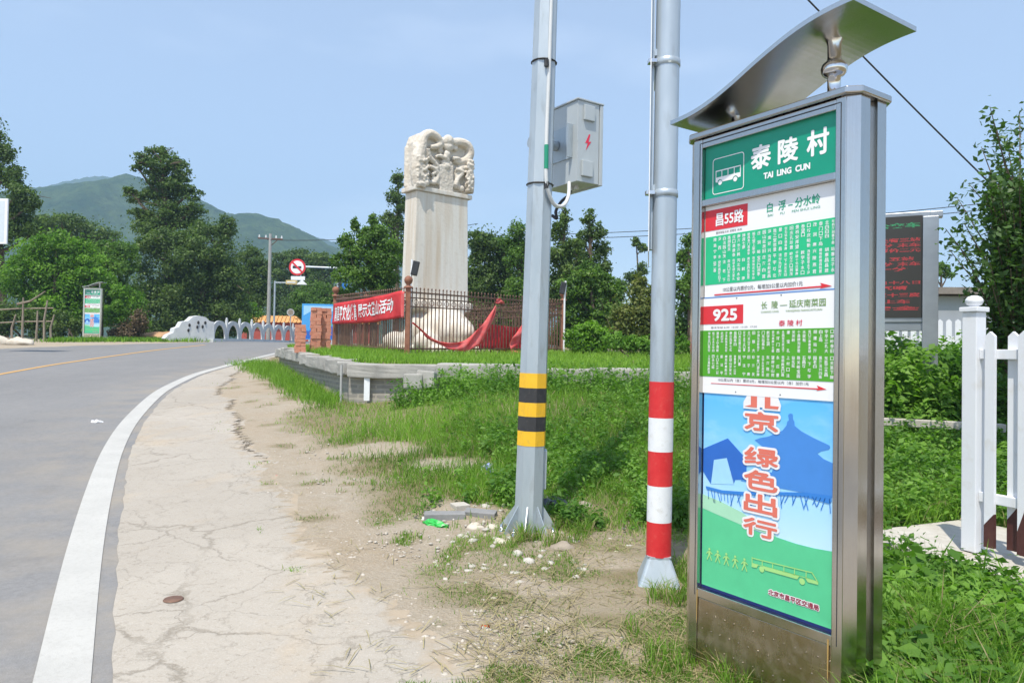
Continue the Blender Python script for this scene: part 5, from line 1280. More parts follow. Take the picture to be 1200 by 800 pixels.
for s, a, b_, mt, w, _ in lines:
    led_text(s, -1.00, -.15 - (1 - w), zb2 + .06 + (HT - .11) * a, zb2 + .06 + (HT - .11) * b_, mt)
m = MB(); m.bb(-1.0, -.09, .02, .10, zb2 - .11, zb2 - .003, .004); m.build('lower_rail', LEDSTEEL, LB)

# white picket fence, near post
KD = Vector((.40, -.917, 0)).normalized(); KN = Vector((-KD.y, KD.x, 0))
pb = at(1140, 645, 4.9); KZ = pb[2]
WF = empty('white_fence', (pb[0], pb[1], KZ), math.atan2(KD.y, KD.x)); tag(WF, 'near white wooden fence post with ball finial and pickets on a concrete kerb', 'fence', 'white picket fences')
def ball_post(R, x, h, w=.050):
    m = MB(); m.bb(x - w, x + w, -w, w, 0, h, .006); p = m.build('post', WHITEP, R)
    m = MB(); m.bb(x - w - .014, x + w + .014, -w - .014, w + .014, h + .001, h + .035, .006); m.build('post_cap', WHITEP, p)
    m = MB(); m.lathe([(.024, h + .0355), (.028, h + .042), (.045, h + .052), (.054, h + .070), (.052, h + .088), (.038, h + .105), (.016, h + .113)], 20, (x, 0, 0)); m.build('ball_finial', WHITEP, p)
hp = at(1143, 366, 4.9)[2] - KZ
ball_post(WF, 0, hp)
ht = at(1170, 388, 4.68)[2] - KZ; hr1 = at(1155, 415, 4.8)[2] - KZ; hr0 = at(1155, 583, 4.8)[2] - KZ
for z in (hr1, hr0):
    m = MB(); m.bb(.051, 2.2, -.02, .022, z - .032, z + .032, .004); m.build('rail', WHITEP, WF)
for i in range(19):
    x = .135 + i * .105; side = -1 if i % 2 == 0 else 1; y0, y1 = (-.045, -.021) if side < 0 else (.023, .047)
    m = MB(); m.prism([(x - .031, .06), (x + .031, .06), (x + .031, ht - .03), (x, ht), (x - .031, ht - .03)], y0, y1, lambda p, q, a: (p, a, q)); pk = m.build('picket', WHITEP, WF)
    m = MB(); m.prism([(x - .032, .058), (x + .032, .058), (x + .032, .28 + .06 * (i % 3)), (x - .032, .20 + .05 * (i % 2))], y0 - .002, y1 + .002, lambda p, q, a: (p, a, q)); m.build('primer_coat', BROWNP, pk)
# second run leading away behind the weeds
KB = empty('concrete_kerb', (pb[0], pb[1], 0), math.atan2(KD.y, KD.x)); tag(KB, 'cracked concrete kerb slab under the near white fence', 'kerb')
m = MB(); m.box((.80, .30, KZ - .085), (3.0, 1.30, .16), None, .014); m.jitter(.012, 1.7, 4); m.build('slab', CONC_T, KB)
m = MB(); m.box((.80, .30, KZ - .28), (2.9, 1.2, .22)); m.build('footing', GROUND, KB)
# background picket fence
f0 = at(1030, 440, 12.6); f1 = at(1260, 440, 11.4); f0[2] = ground_z(f0[0], f0[1]); f1[2] = f0[2]
BF = empty('white_fence', f0, math.atan2(f1[1] - f0[1], f1[0] - f0[0])); tag(BF, 'background white picket fence with brown lower pickets behind the weeds', 'fence', 'white picket fences')
fl_ = math.hypot(f1[0] - f0[0], f1[1] - f0[1]); tH = at(1110, 374, 12.2)[2] - f0[2]
for i in range(-6, int(fl_ / .13) + 8):
    x = i * .13; m = MB(); m.prism([(x - .042, .05), (x + .042, .05), (x + .042, tH - .04), (x, tH), (x - .042, tH - .04)], -.012, .012, lambda p, q, a: (p, a, q)); pk = m.build('picket', WHITEP, BF)
    if i % 2 == 0:
        m = MB(); m.bb(x - .03 + .055, x + .03 + .055, .014, .03, .0, tH - .55 + .12 * math.sin(i)); m.build('primer_coat', BROWNP, pk)
for z in (.3, tH - .32):
    m = MB(); m.bb(-.9, fl_ + .9, .031, .06, z - .03, z + .03); m.build('rail', WHITEP, BF)
# house
ho = at(1098, 400, 20); HS = empty('white_house', (ho[0], ho[1], float(gz(ho[0], ho[1]))), math.radians(-8)); tag(HS, 'low white house with grey sheet roof behind the picket fence', 'house')
zr = at(1110, 332, 20)[2] - HS.location.z
m = MB(); m.bb(0, 9, 0, 5, -.3, zr - .35); m.build('wall', WALLW, HS)
m = MB(); m.bb(.002, 9, -.012, -.001, zr - .75, zr - .36); m.build('frieze', flat('grey_blue_frieze', (.30, .36, .40)), HS)
m = MB(); m.prism([(-.55, zr - .34), (5.4, zr - .05), (5.4, zr + .12), (-.55, zr - .16)], -.5, 9.5, lambda p, q, a: (a, p, q)); m.build('roof', ROOFG, HS)
m = MB(); m.bb(5.2, 6.6, -.03, -.002, .9, 2.0); wd = m.build('window', WHITEP, HS); m = MB(); m.bb(5.3, 6.5, -.04, -.031, 1.0, 1.9); m.build('pane', BLACKP, wd)
# low concrete edging in the weeds
e0 = at(1034, 492, 8.6); e1 = at(1150, 496, 8.3); 
m = MB(); m.box((0, 0, 0), (e1[0] - e0[0] + .5, .10, .09), None, .012); m.jitter(.012, 3); o = m.build('concrete_edging', CONC_T); o.location = ((e0[0] + e1[0]) / 2, (e0[1] + e1[1]) / 2, (e0[2] + e1[2]) / 2 - .03); o.rotation_euler = (0, .015, math.atan2(e1[1] - e0[1], e1[0] - e0[0])); tag(o, 'thin concrete edging strip crossing the weeds right of the bus stop sign', 'edging')

# ------------------------------------------------------------------ overhead cables
def cable(pts, r, label, sag=.0, grp='overhead cables'):
    a, b_ = [AT(*p) for p in pts]; P = []
    for i in range(25):
        t = i / 24; p = a.lerp(b_, t); p.z -= sag * 4 * t * (1 - t); P.append(p)
    m = MB(); base = P[0].copy(); m.tube([p - base for p in P], r, 6); o = m.build('overhead_cable', CABLE); o.location = base; tag(o, label, 'cable', grp)
cable(((880, -70, 11), (1330, 375, 14)), .014, 'thick black cable slanting down behind the curved canopy', .12)
cable(((520, 276, 40), (1330, 218, 26)), .016, 'upper of the two thin level wires behind the poles', .5)
cable(((520, 281, 40), (1330, 226, 26)), .016, 'lower of the two thin level wires behind the poles', .5)
cable(((313, 281, 52), (560, 262, 48)), .02, 'far thin wire from the concrete utility pole towards the stele', .4)

# ------------------------------------------------------------------ vegetation builders
def leaf_quads(P, Nn, size, aspect=.5, fold=.15, droop=None):
    """diamond leaves at P with normals Nn: returns verts (N*4), quads"""
    n = len(P); a = rng.normal(size=(n, 3)); Nn = Nn / np.maximum(np.linalg.norm(Nn, axis=1)[:, None], 1e-6)
    t = a - (a * Nn).sum(1)[:, None] * Nn; t /= np.maximum(np.linalg.norm(t, axis=1)[:, None], 1e-6); b = np.cross(Nn, t)
    s = (size * rng.uniform(.65, 1.35, n))[:, None]
    V = np.stack([P - t * s * .5, P + b * s * aspect * .5 + Nn * s * fold - t * s * .05, P + t * s * .5, P - b * s * aspect * .5 + Nn * s * fold - t * s * .05], 1).reshape(-1, 3)
    return V, np.arange(n * 4).reshape(n, 4)
def crown_points(blobs, leaf, aspect, cov, flat_=.7, up=.35, fill=.45):
    """blobs: (center, radii, density). Each blob is a cluster of leafy clumps; returns leaf points, normals, tints"""
    PP, NN, TT = [], [], []
    for (c, r, dens) in blobs:
        ns = max(6, int(17 * dens)); c = np.array(c); r = np.array(r)
        d_ = rng.normal(size=(ns, 3)); d_ /= np.linalg.norm(d_, axis=1)[:, None]; rad = rng.uniform(.05, 1, ns)[:, None] ** .5
        cc = c + d_ * r * rad * .9; rm = (r[0] * r[2]) ** .5
        for k in range(ns):
            q = rng.uniform(.24, .48) * rm; qv = q * np.array([1, 1, flat_]); m = int(np.clip(cov * rng.uniform(.6, 1.2) * 12.6 * q * q * (.5 + .5 * flat_) / (.5 * leaf * leaf * aspect), 12, 1500))
            dd = rng.normal(size=(m, 3)); dd /= np.linalg.norm(dd, axis=1)[:, None]; rr = rng.uniform(fill, 1.12, m)[:, None]
            PP.append(cc[k] + dd * qv * rr); NN.append(dd * .75 + rng.normal(size=(m, 3)) * .6 + np.array([0, 0, up]))
            TT.append(np.clip(rng.uniform(.12, .88) + rng.normal(0, .17, m), 0, 1))
        # loose sprays between and beyond the clumps
        m = int(np.clip(cov * .55 * 12.6 * rm * rm / (.5 * leaf * leaf * aspect), 30, 4000)); dd = rng.normal(size=(m, 3)); dd /= np.linalg.norm(dd, axis=1)[:, None]
        rr = rng.uniform(.2, 1, m)[:, None] ** .5 * (1 + .22 * rng.normal(size=(m, 1)))
        PP.append(c + dd * r * rr); NN.append(dd * .5 + rng.normal(size=(m, 3)) * .7 + np.array([0, 0, up])); TT.append(np.clip(rng.normal(.42, .22, m), 0, 1))
    return np.concatenate(PP), np.concatenate(NN), np.concatenate(TT)
TREES = []
def tree(name, label, cat, d, base_px, blobs, leaf, mat, trunk_r=.2, sub=14, lp=60, fill=.5, flat_=.7, depth=1.0, aspect=.55, group=None, up=.35, trunk_mat=None, limbs=True, zbase=None, cov=.62):
    k = d / FPX; b = at(base_px[0], base_px[1], d); gzv = float(gz(b[0], b[1])) if zbase is None else zbase
    base = Vector((b[0], b[1], gzv - .05)); R = empty(name, base); tag(R, label, cat, group)
    B = []
    for bl in blobs:
        px, py, rx, ry = bl[:4]; dens = bl[4] if len(bl) > 4 else 1.0
        c = at(px, py, d); dy = rng.uniform(-.45, .45) * depth * rx * k; c[1] += dy
        B.append((c - np.array(base), (rx * k, max(rx, ry) * k * .8 * depth, ry * k), dens))
    P, Nn, T = crown_points(B, leaf * .82, aspect, cov, flat_, up)
    V, Q = leaf_quads(P, Nn, leaf * .82, aspect); keep = np.repeat(P[:, 2] > .02, 4)
    np_mesh('crown', V, 4, Q, mat, R, tint=np.repeat(T, 4))
    # trunk and limbs
    m = MB(); top = max(B, key=lambda q: q[0][2]); tp = top[0]; mid = np.array([tp[0] * .4, tp[1] * .4, tp[2] * .5])
    pts = smooth_pts([(0, 0, -.1), (mid[0] * .35 + rng.normal() * .05, mid[1] * .35, mid[2] * .5), tuple(mid), tuple(np.array(tp) * np.array([.8, .8, .85])), tuple(tp)], 4); m.tube(pts, list(np.linspace(trunk_r, trunk_r * .18, len(pts))), 8)
    if limbs:
        for c, r, dn in B:
            if c[2] < .5: continue
            s_z = max(.2, c[2] - np.hypot(c[0], c[1]) * .6 - .4); s0 = np.array([np.interp(s_z, [p.z for p in pts], [p.x for p in pts]), np.interp(s_z, [p.z for p in pts], [p.y for p in pts]), s_z])
            md = (s0 + c) / 2 + np.array([0, 0, -.08 * np.linalg.norm(c - s0)]); m.tube(smooth_pts([tuple(s0), tuple(md), tuple(c)], 3), list(np.linspace(trunk_r * .42, trunk_r * .08, 7)), 6)
            for j in range(3):
                e_ = c + rng.normal(size=3) * np.array(r) * .6; m.tube([tuple(md * .3 + c * .7), tuple((c + e_) / 2 + np.array([0, 0, .03])), tuple(e_)], [trunk_r * .12, trunk_r * .08, trunk_r * .03], 5)
    m.build('trunk', trunk_mat or BARK, R)
    TREES.append(R); return R
g_l, g_m, g_r = 'trees on the far side of the road', 'trees behind the stele', 'trees on the right'
tree('cypress_tree', 'tall dark cypress rising at the left picture edge', 'tree', 40, (4, 385), [(-12, 150, 14, 20), (0, 175, 16, 16), (6, 205, 22, 18), (26, 228, 22, 12), (36, 240, 14, 9), (8, 248, 30, 16), (-10, 280, 40, 22), (20, 268, 26, 12), (40, 268, 14, 10)], .20, F_CYP, .30, 15, 75, group=g_l)
tree('spreading_tree', 'wide flat topped dark tree behind the bright bushes at left', 'tree', 62, (85, 380), [(80, 262, 40, 10), (50, 272, 40, 14), (105, 272, 34, 10), (75, 285, 45, 14), (120, 282, 18, 8)], .28, F_CYP, .3, 14, 60, group=g_l, flat_=.5)
tree('broadleaf_tree', 'bright green leafy tree left of the distant bus stop sign', 'tree', 37, (62, 392), [(66, 284, 26, 16), (40, 300, 32, 22), (85, 300, 28, 24), (20, 325, 34, 28), (65, 325, 36, 26), (100, 325, 26, 24), (35, 350, 34, 24), (75, 355, 34, 22)], .20, F_BRI, .16, 14, 62, group=g_l)
tree('broadleaf_tree', 'mid green leafy tree directly behind the distant bus stop sign', 'tree', 40, (118, 392), [(120, 295, 26, 18), (108, 320, 28, 26), (138, 318, 28, 26), (150, 300, 16, 18), (118, 350, 34, 28), (146, 352, 24, 24), (95, 365, 24, 22)], .20, F_MID, .16, 14, 62, group=g_l)
tree('shrub', 'pale yellow green shrub right of the distant bus stop sign', 'shrub', 35.5, (148, 399), [(140, 342, 14, 12), (152, 358, 18, 16), (138, 370, 16, 16), (160, 378, 14, 14), (146, 388, 16, 10)], .15, F_BRI, .05, 14, 50, group='shrubs on the far verge')
tree('shrub', 'brown withered bush between the pale shrub and the soil heap', 'shrub', 35.2, (150, 399), [(150, 386, 20, 12), (163, 376, 10, 14), (142, 392, 14, 8)], .13, F_DEAD, .04, 12, 36, group='shrubs on the far verge')
tree('shrub', 'dark undergrowth bush behind the stick fence', 'shrub', 36, (25, 399), [(10, 372, 26, 22), (40, 376, 24, 20), (70, 380, 22, 16), (95, 384, 16, 12)], .17, F_CYP, .06, 14, 46, group='shrubs on the far verge')
tree('cypress_tree', 'big old cypress with airy layered crown against the hill', 'tree', 47, (200, 398), [(188, 179, 18, 9), (176, 192, 16, 8), (196, 196, 20, 10), (190, 214, 26, 10), (186, 226, 26, 10), (196, 256, 34, 12), (172, 187, 14, 7), (205, 190, 14, 9), (160, 196, 8, 5), (186, 203, 18, 8), (214, 205, 12, 9), (205, 218, 20, 9), (158, 230, 15, 8), (180, 228, 16, 7), (222, 228, 17, 10), (150, 222, 7, 5), (195, 243, 26, 10), (165, 250, 18, 9), (228, 246, 16, 10), (212, 258, 30, 12), (178, 268, 26, 10)], .22, F_CYP, .42, 15, 62, fill=.4, flat_=.5, group=g_l)
tree('cypress_tree', 'dense dark lower cypress standing in front of the big airy one', 'tree', 45, (225, 400), [(240, 272, 24, 15), (205, 280, 28, 15), (262, 268, 14, 16), (178, 292, 20, 18), (228, 300, 36, 22), (262, 298, 22, 22), (190, 320, 34, 26), (245, 330, 38, 28), (272, 330, 20, 24), (175, 350, 26, 26), (215, 360, 40, 28), (255, 365, 36, 24), (195, 385, 32, 14), (240, 388, 36, 12)], .20, F_CYP, .35, 15, 70, fill=.5, group=g_l)
tree('broadleaf_tree', 'mid green tree to the right of the dense dark cypress', 'tree', 56, (292, 398), [(288, 300, 18, 18), (304, 318, 16, 18), (284, 330, 20, 20), (305, 342, 18, 16), (292, 356, 20, 16)], .24, F_CYP, .2, 13, 56, group=g_l)
tree('shrub', 'bright low shrub at the near end of the stone balustrade', 'shrub', 52, (282, 398), [(275, 360, 14, 14), (292, 364, 14, 12), (282, 378, 18, 12), (262, 375, 10, 12)], .20, F_BRI, .06, 12, 44, group='shrubs on the far verge')
for px, py, lab in ((334, 304, 'left pine of three flat topped pines below the hill'), (357, 299, 'middle pine of three flat topped pines below the hill'), (380, 306, 'right pine of three flat topped pines below the hill')):
    tree('pine_tree', lab, 'tree', 84 + px % 5, (px, 398), [(px, py, 19, 9), (px - 12, py + 10, 14, 8), (px + 13, py + 9, 14, 8), (px, py + 22, 20, 11), (px + 4, py + 42, 22, 18), (px - 8, py + 62, 20, 18)], .34, F_CYP, .3, 13, 52, flat_=.55, group='pines below the hill')
tree('broadleaf_tree', 'round pale green tree beside the mast of the round road sign', 'tree', 55, (368, 398), [(370, 342, 20, 14), (356, 352, 18, 12), (384, 352, 16, 14), (368, 362, 26, 14)], .22, F_MID, .15, 14, 56, group=g_l)
tree('broadleaf_tree', 'leafy tree with upright twigs just left of the stele', 'tree', 30, (436, 406), [(416, 264, 5, 9, 1.6), (438, 260, 6, 9, 1.6), (428, 276, 14, 12), (448, 276, 16, 14), (408, 284, 10, 12), (402, 306, 14, 14), (430, 300, 24, 20), (456, 304, 18, 26), (418, 326, 24, 18), (448, 336, 26, 22), (410, 346, 18, 14), (438, 362, 30, 16)], .17, F_MID, .16, 14, 60, group=g_m)
tree('cypress_tree', 'dark cypress showing between the leafy tree and the stele', 'tree', 43, (463, 402), [(467, 210, 8, 12), (462, 230, 12, 12), (470, 245, 10, 12), (455, 256, 14, 9), (466, 268, 16, 14), (460, 292, 18, 20)], .18, F_CYP, .2, 14, 60, group=g_m)
tree('broadleaf_tree', 'dark tree directly right of the stele shaft', 'tree', 38, (572, 405), [(558, 282, 14, 15), (574, 286, 20, 20), (590, 300, 18, 20), (566, 330, 26, 24), (596, 340, 26, 26), (556, 370, 24, 24), (600, 378, 24, 20), (562, 310, 18, 20), (585, 318, 20, 20), (560, 345, 22, 24), (588, 350, 22, 24), (575, 376, 30, 18)], .20, F_CYP, .2, 14, 62, group=g_m)
tree('broadleaf_tree', 'dark tree left of the octagonal pole behind the fence', 'tree', 36, (612, 405), [(608, 270, 13, 12), (598, 284, 16, 15), (618, 290, 20, 18), (628, 312, 16, 22), (614, 340, 24, 26), (632, 352, 16, 28), (612, 382, 30, 20), (604, 305, 14, 16), (622, 325, 18, 22), (604, 348, 20, 24), (625, 365, 18, 18)], .19, F_MID, .2, 14, 62, group=g_m)
tree('cypress_tree', 'tall cypress right of the octagonal pole below the cabinet', 'tree', 31, (695, 402), [(690, 256, 9, 11), (678, 300, 16, 18), (700, 330, 20, 18), (680, 350, 24, 24), (712, 352, 16, 20), (690, 380, 32, 22), (698, 272, 13, 12), (684, 280, 10, 11), (704, 290, 13, 11), (693, 306, 15, 13), (706, 312, 10, 12), (690, 330, 18, 16)], .16, F_CYP, .18, 15, 66, group=g_m)
tree('cypress_tree', 'greyish cypress close behind the octagonal pole', 'tree', 29, (655, 402), [(662, 254, 8, 12), (655, 272, 13, 14), (668, 292, 15, 16), (650, 302, 16, 18), (664, 322, 20, 18), (648, 340, 20, 22)], .16, F_CYP, .18, 14, 62, group=g_m)
tree('broadleaf_tree', 'green tree between the rust red end post and the round pole', 'tree', 25, (700, 410), [(690, 322, 18, 16), (672, 340, 22, 18), (725, 340, 10, 14), (728, 372, 14, 22), (700, 388, 32, 18), (660, 392, 22, 18), (708, 336, 16, 16), (722, 352, 9, 14), (682, 358, 26, 20), (708, 366, 20, 18), (665, 372, 14, 20)], .15, F_MID, .12, 14, 62, group=g_m)
tree('shrub', 'bright green bush right of the rust red end post', 'shrub', 19.5, (692, 418), [(690, 388, 20, 13), (672, 398, 13, 13), (706, 398, 18, 13), (690, 408, 24, 10)], .13, F_BRI, .05, 14, 56, group='bushes on the terrace', zbase=1.45)
tree('shrub', 'olive and yellow thicket left of the round pole', 'shrub', 22, (752, 416), [(730, 372, 18, 22), (775, 380, 16, 26), (750, 330, 10, 12), (758, 365, 20, 22), (740, 395, 22, 16), (748, 345, 14, 14), (765, 352, 10, 20), (740, 368, 16, 14), (756, 380, 18, 16), (742, 398, 18, 12), (765, 395, 12, 16)], .13, F_OLV, .06, 13, 44, group='bushes on the terrace', zbase=1.45)
tree('shrub', 'low leafy bush at the foot of the olive thicket', 'shrub', 18, (735, 420), [(720, 400, 18, 11), (740, 404, 18, 10), (758, 404, 18, 10), (778, 402, 14, 12), (800, 404, 14, 12)], .11, F_WEED, .04, 14, 46, group='bushes on the terrace', zbase=1.42)
tree('broadleaf_tree', 'small far tree top left of the round pole', 'tree', 44, (752, 405), [(746, 284, 7, 6), (753, 290, 6, 6), (752, 316, 8, 10), (740, 326, 10, 9), (728, 336, 9, 9)], .2, F_CYP, .12, 13, 44, group=g_m)
tree('broadleaf_tree', 'leafy tree showing between round pole and bus stop sign', 'tree', 26, (808, 412), [(806, 282, 9, 9), (800, 302, 15, 14), (812, 322, 16, 18), (796, 340, 15, 18), (812, 362, 18, 20), (798, 388, 18, 18), (815, 402, 14, 12)], .15, F_MID, .12, 14, 60, group=g_m)
tree('broadleaf_tree', 'far tree top over the roof of the white house', 'tree', 36, (1104, 405), [(1104, 312, 9, 7), (1095, 320, 9, 7), (1112, 322, 8, 6)], .18, F_MID, .12, 13, 44, group=g_r)
# hidden masses behind so that no bare horizon shows between the named trees
for px, d, lab, hgt in ((-60, 55, 'dark broadleaf tree beyond the left picture edge', 60), (520, 60, 'dark tree mostly hidden behind the stele', 85), (860, 45, 'dark tree hidden behind the bus stop sign', 70), (940, 50, 'broad dark tree hidden behind the bus stop sign panels', 60), (1010, 62, 'far dark tree hidden behind the bus stop sign and the LED board', 52)):
    tree('broadleaf_tree', lab, 'tree', d, (px, 404), [(px, 400 - hgt, 26, 18), (px - 20, 415 - hgt, 22, 20), (px + 20, 418 - hgt, 22, 20), (px, 375, 40, 26)], .26, F_CYP, .2, 12, 46, group='trees mostly hidden by nearer things')

# near tree on the right: real leaves on twigs
def near_tree():
    d = 7.6; b = at(1192, 470, d); base = Vector((b[0], b[1], float(gz(b[0], b[1])) - .05)); R = empty('fruit_tree', base); tag(R, 'near dark leafy tree over the white fence at the right picture edge', 'tree')
    k = d / FPX; m = MB(); Lp, Ln, Lt = [], [], []
    trunk = smooth_pts([(0, 0, -.1), (.05, .05, .7), (.0, .1, 1.5), (.15, .1, 2.4), (.2, .1, 3.2)], 5); m.tube(trunk, list(np.linspace(.06, .015, len(trunk))), 8)
    m.tube(smooth_pts([(.3, .1, -.1), (.34, .1, .8), (.45, .2, 1.8), (.6, .3, 2.8)], 4), list(np.linspace(.05, .012, 13)), 8)
    tips = [(1160, 125), (1168, 150), (1150, 172), (1172, 190), (1135, 215), (1155, 228), (1180, 160), (1195, 130), (1122, 232), (1130, 262), (1122, 285), (1145, 290), (1160, 262), (1180, 232), (1195, 200), (1140, 318), (1158, 332), (1135, 340), (1150, 362), (1172, 352), (1190, 330), (1195, 285), (1178, 300), (1165, 380), (1190, 375), (1205, 240), (1215, 170), (1225, 300), (1240, 230), (1250, 180), (1260, 280), (1250, 340), (1215, 355), (1185, 262), (1205, 310), (1230, 140), (1265, 220), (1170, 215), (1200, 345), (1155, 300), (1108, 268), (1112, 292), (1168, 320), (1180, 390), (1150, 388)]
    ex = [(1185 + rng.uniform(-28, 70), rng.uniform(200, 370)) for _ in range(190)]
    for (px, py) in tips + ex:
        t = np.array(at(px, py, d + rng.uniform(-.75, .75))) - np.array(base); z0 = max(.8, t[2] - rng.uniform(.4, .9) - np.hypot(t[0], t[1]) * .3); s = np.array([.08, .08, min(z0, 2.9)])
        md = s * .5 + t * .5 + np.array([0, 0, -.05 + rng.uniform(-.1, .05)]); P = smooth_pts([tuple(s), tuple(md), tuple(t)], 5); m.tube(P, list(np.linspace(.014, .003, len(P))), 5)
        A = np.array([tuple(p) for p in P]); n = int(rng.uniform(55, 90)); u = rng.uniform(.38, 1.02, n) * (len(A) - 1); i0 = np.clip(u.astype(int), 0, len(A) - 2); f_ = (u - i0)[:, None]
        Pn = A[i0] * (1 - f_) + A[i0 + 1] * f_ + rng.normal(size=(n, 3)) * .055; Lp.append(Pn); Ln.append(rng.normal(size=(n, 3)) * .7 + np.array([0, -.15, .7])); Lt.append(np.clip(rng.normal(.45, .22, n), 0, 1))
    P = np.concatenate(Lp); V, Q = leaf_quads(P, np.concatenate(Ln), .072, .52, .10); T = np.repeat(np.concatenate(Lt), 4)
    np_mesh('crown', V, 4, Q, F_NEAR, R, tint=T); m.build('trunk', BARK, R)
near_tree()

# ------------------------------------------------------------------ grass, weeds, gravel (nobody could count them)
def blades(P, h, w, lean, mat, name, label, parent=None, tint=None):
    n = len(P); a = rng.uniform(0, 2 * np.pi, n); dx = np.stack([np.cos(a), np.sin(a), 0 * a], 1); la = rng.uniform(0, 2 * np.pi, n); ld = np.stack([np.cos(la), np.sin(la), 0 * la], 1)
    h = h[:, None]; w = w[:, None]; lean = (lean * rng.uniform(.2, 1.2, n))[:, None]; up = np.array([0, 0, 1.0])
    B = P - up * .01; M_ = P + up * h * .55 + ld * h * lean * .35; T_ = P + up * h * np.clip(1 - lean * .35, .3, 1) + ld * h * lean
    V = np.stack([B - dx * w / 2, B + dx * w / 2, M_ + dx * w * .42, M_ - dx * w * .42, T_], 1).reshape(-1, 3); i = np.arange(n)[:, None] * 5
    loops = np.concatenate([i + np.array([[0, 1, 2, 3]]), i + np.array([[3, 2, 4]])], 1).ravel(); sizes = np.tile([4, 3], n)
    t = rng.uniform(0, 1, n) if tint is None else tint
    o = np_mesh(name, V, sizes, loops, mat, parent, tint=np.repeat(t, 5)); tag(o, label, 'ground cover', kind='stuff'); return o
def sample_px(n, x0, x1, y0, y1):
    px = rng.uniform(x0, x1, n); py = rng.uniform(y0, y1, n); return px, py, G_many(px, py)
terr_line = lambda P: (P[:, 0] - C0[0]) * (CR[1] - C0[1]) - (P[:, 1] - C0[1]) * (CR[0] - C0[0])   # >0 in front of the wall
def in_front(P): 
    a = terr_line(P) > 0.05 * 11; b_ = ((P[:, 0] - CL[0]) * (C0[1] - CL[1]) - (P[:, 1] - CL[1]) * (C0[0] - CL[0])) > 0.5
    return np.where(P[:, 0] > C0[0], a, ~((P[:, 0] - CL[0]) * (C0[1] - CL[1]) - (P[:, 1] - CL[1]) * (C0[0] - CL[0]) < 0)) 
px, py, P = sample_px(420000, 240, 1420, 428, 1000)
gm = green_mask(P[:, 0], P[:, 1]); keep = (rng.uniform(0, 1, len(P)) < gm * .95 * (1 - .72 * (px > 1020) * sstep(600, 680, py))) & (P[:, 1] < 16) & (P[:, 1] > 1.6)
front = terr_line(P); front_ok = np.where(P[:, 0] > C0[0] - .1, P[:, 1] < C0[1] + (CR[1] - C0[1]) * (P[:, 0] - C0[0]) / (CR[0] - C0[0]) - .12, P[:, 0] < C0[0] + (CL[0] - C0[0]) * (P[:, 1] - C0[1]) / (CL[1] - C0[1]) - .1 + 20 * (P[:, 1] < C0[1] - .1))
keep &= front_ok
# not through the kerb slab
loc = P[:, :2] - np.array([pb[0], pb[1]]); sx = loc @ np.array([KD.x, KD.y]); sy = loc @ np.array([KN.x, KN.y]); keep &= ~((sx > -.72) & (sx < 2.3) & (sy > -.37) & (sy < .96)); front_strip = sstep(-1.6, -.5, sy) * (sy < 0) * (sx > -.9) * (sx < 2.4)
px, py, P = px[keep], py[keep], P[keep]; front_strip = front_strip[keep]
P[:, 2] += .012
lush = sstep(-30, 140, px - np.interp(py, GB_Y, GB_X)) * (1 - sstep(560, 640, py) * (px < 1020)); right = sstep(1005, 1040, px)
hN = .6 + .8 * fbm(P[:, 0] * 1.2, P[:, 1] * 1.2, 41, 3)
h = (.045 + .13 * lush + .07 * right * sstep(560, 700, py)) * hN * rng.uniform(.6, 1.5, len(P)) * (1 - .85 * front_strip); dcam = np.hypot(P[:, 0], P[:, 1])
w = .0035 + .0011 * dcam * .35 + .007 * right * sstep(560, 700, py)
tint = np.clip(fbm(P[:, 0] * .9, P[:, 1] * .9, 44, 3) + rng.normal(0, .2, len(P)), 0, 1)
dry = rng.uniform(0, 1, len(P)) < (.06 + .30 * (1 - lush) * (1 - right) * sstep(.45, .6, fbm(P[:, 0] * 1.5, P[:, 1] * 1.5, 47, 3)))
blades(P[~dry], h[~dry], w[~dry], np.full((~dry).sum(), .75), F_GRASS, 'grass', 'green grass growing over the verge between the lane and the terrace wall', tint=tint[~dry])
blades(P[dry], h[dry] * 1.15, w[dry] * .8, np.full(dry.sum(), 1.2), F_DRY, 'dry_grass', 'straw coloured dry grass scattered among the green blades', tint=tint[dry])
# tufts crowding the feet of the two poles and the sign
TP = []
for q, r0_, r1_, cnt in ((b1, .20, .50, 2600), (b2, .13, .42, 2600), ((SA[0] + .1, SA[1] - .25, 0), .02, .38, 900), ((SA[0] - .15, SA[1] + .1, 0), .02, .3, 700)):
    a_ = rng.uniform(-1.9, 1.9, cnt); rr = rng.uniform(r0_, r1_, cnt); x_ = q[0] + np.cos(a_) * rr; y_ = q[1] + np.sin(a_) * rr; k_ = fbm(x_ * 5, y_ * 5, 91, 3) > .47; TP.append(np.stack([x_[k_], y_[k_], gz(x_[k_], y_[k_]) + .03], 1))
TP = np.concatenate(TP); dr_ = rng.uniform(0, 1, len(TP)) < .35
blades(TP[~dr_], rng.uniform(.04, .17, (~dr_).sum()), np.full((~dr_).sum(), .006), np.full((~dr_).sum(), .7), F_GRASS, 'foot_grass', 'grass tufts crowding the feet of the two poles', tint=rng.uniform(.1, .8, (~dr_).sum()))
blades(TP[dr_], rng.uniform(.05, .18, dr_.sum()), np.full(dr_.sum(), .004), np.full(dr_.sum(), 1.3), F_DRY, 'dry_foot_grass', 'dry grass at the feet of the two poles', tint=rng.uniform(.2, .9, dr_.sum()))
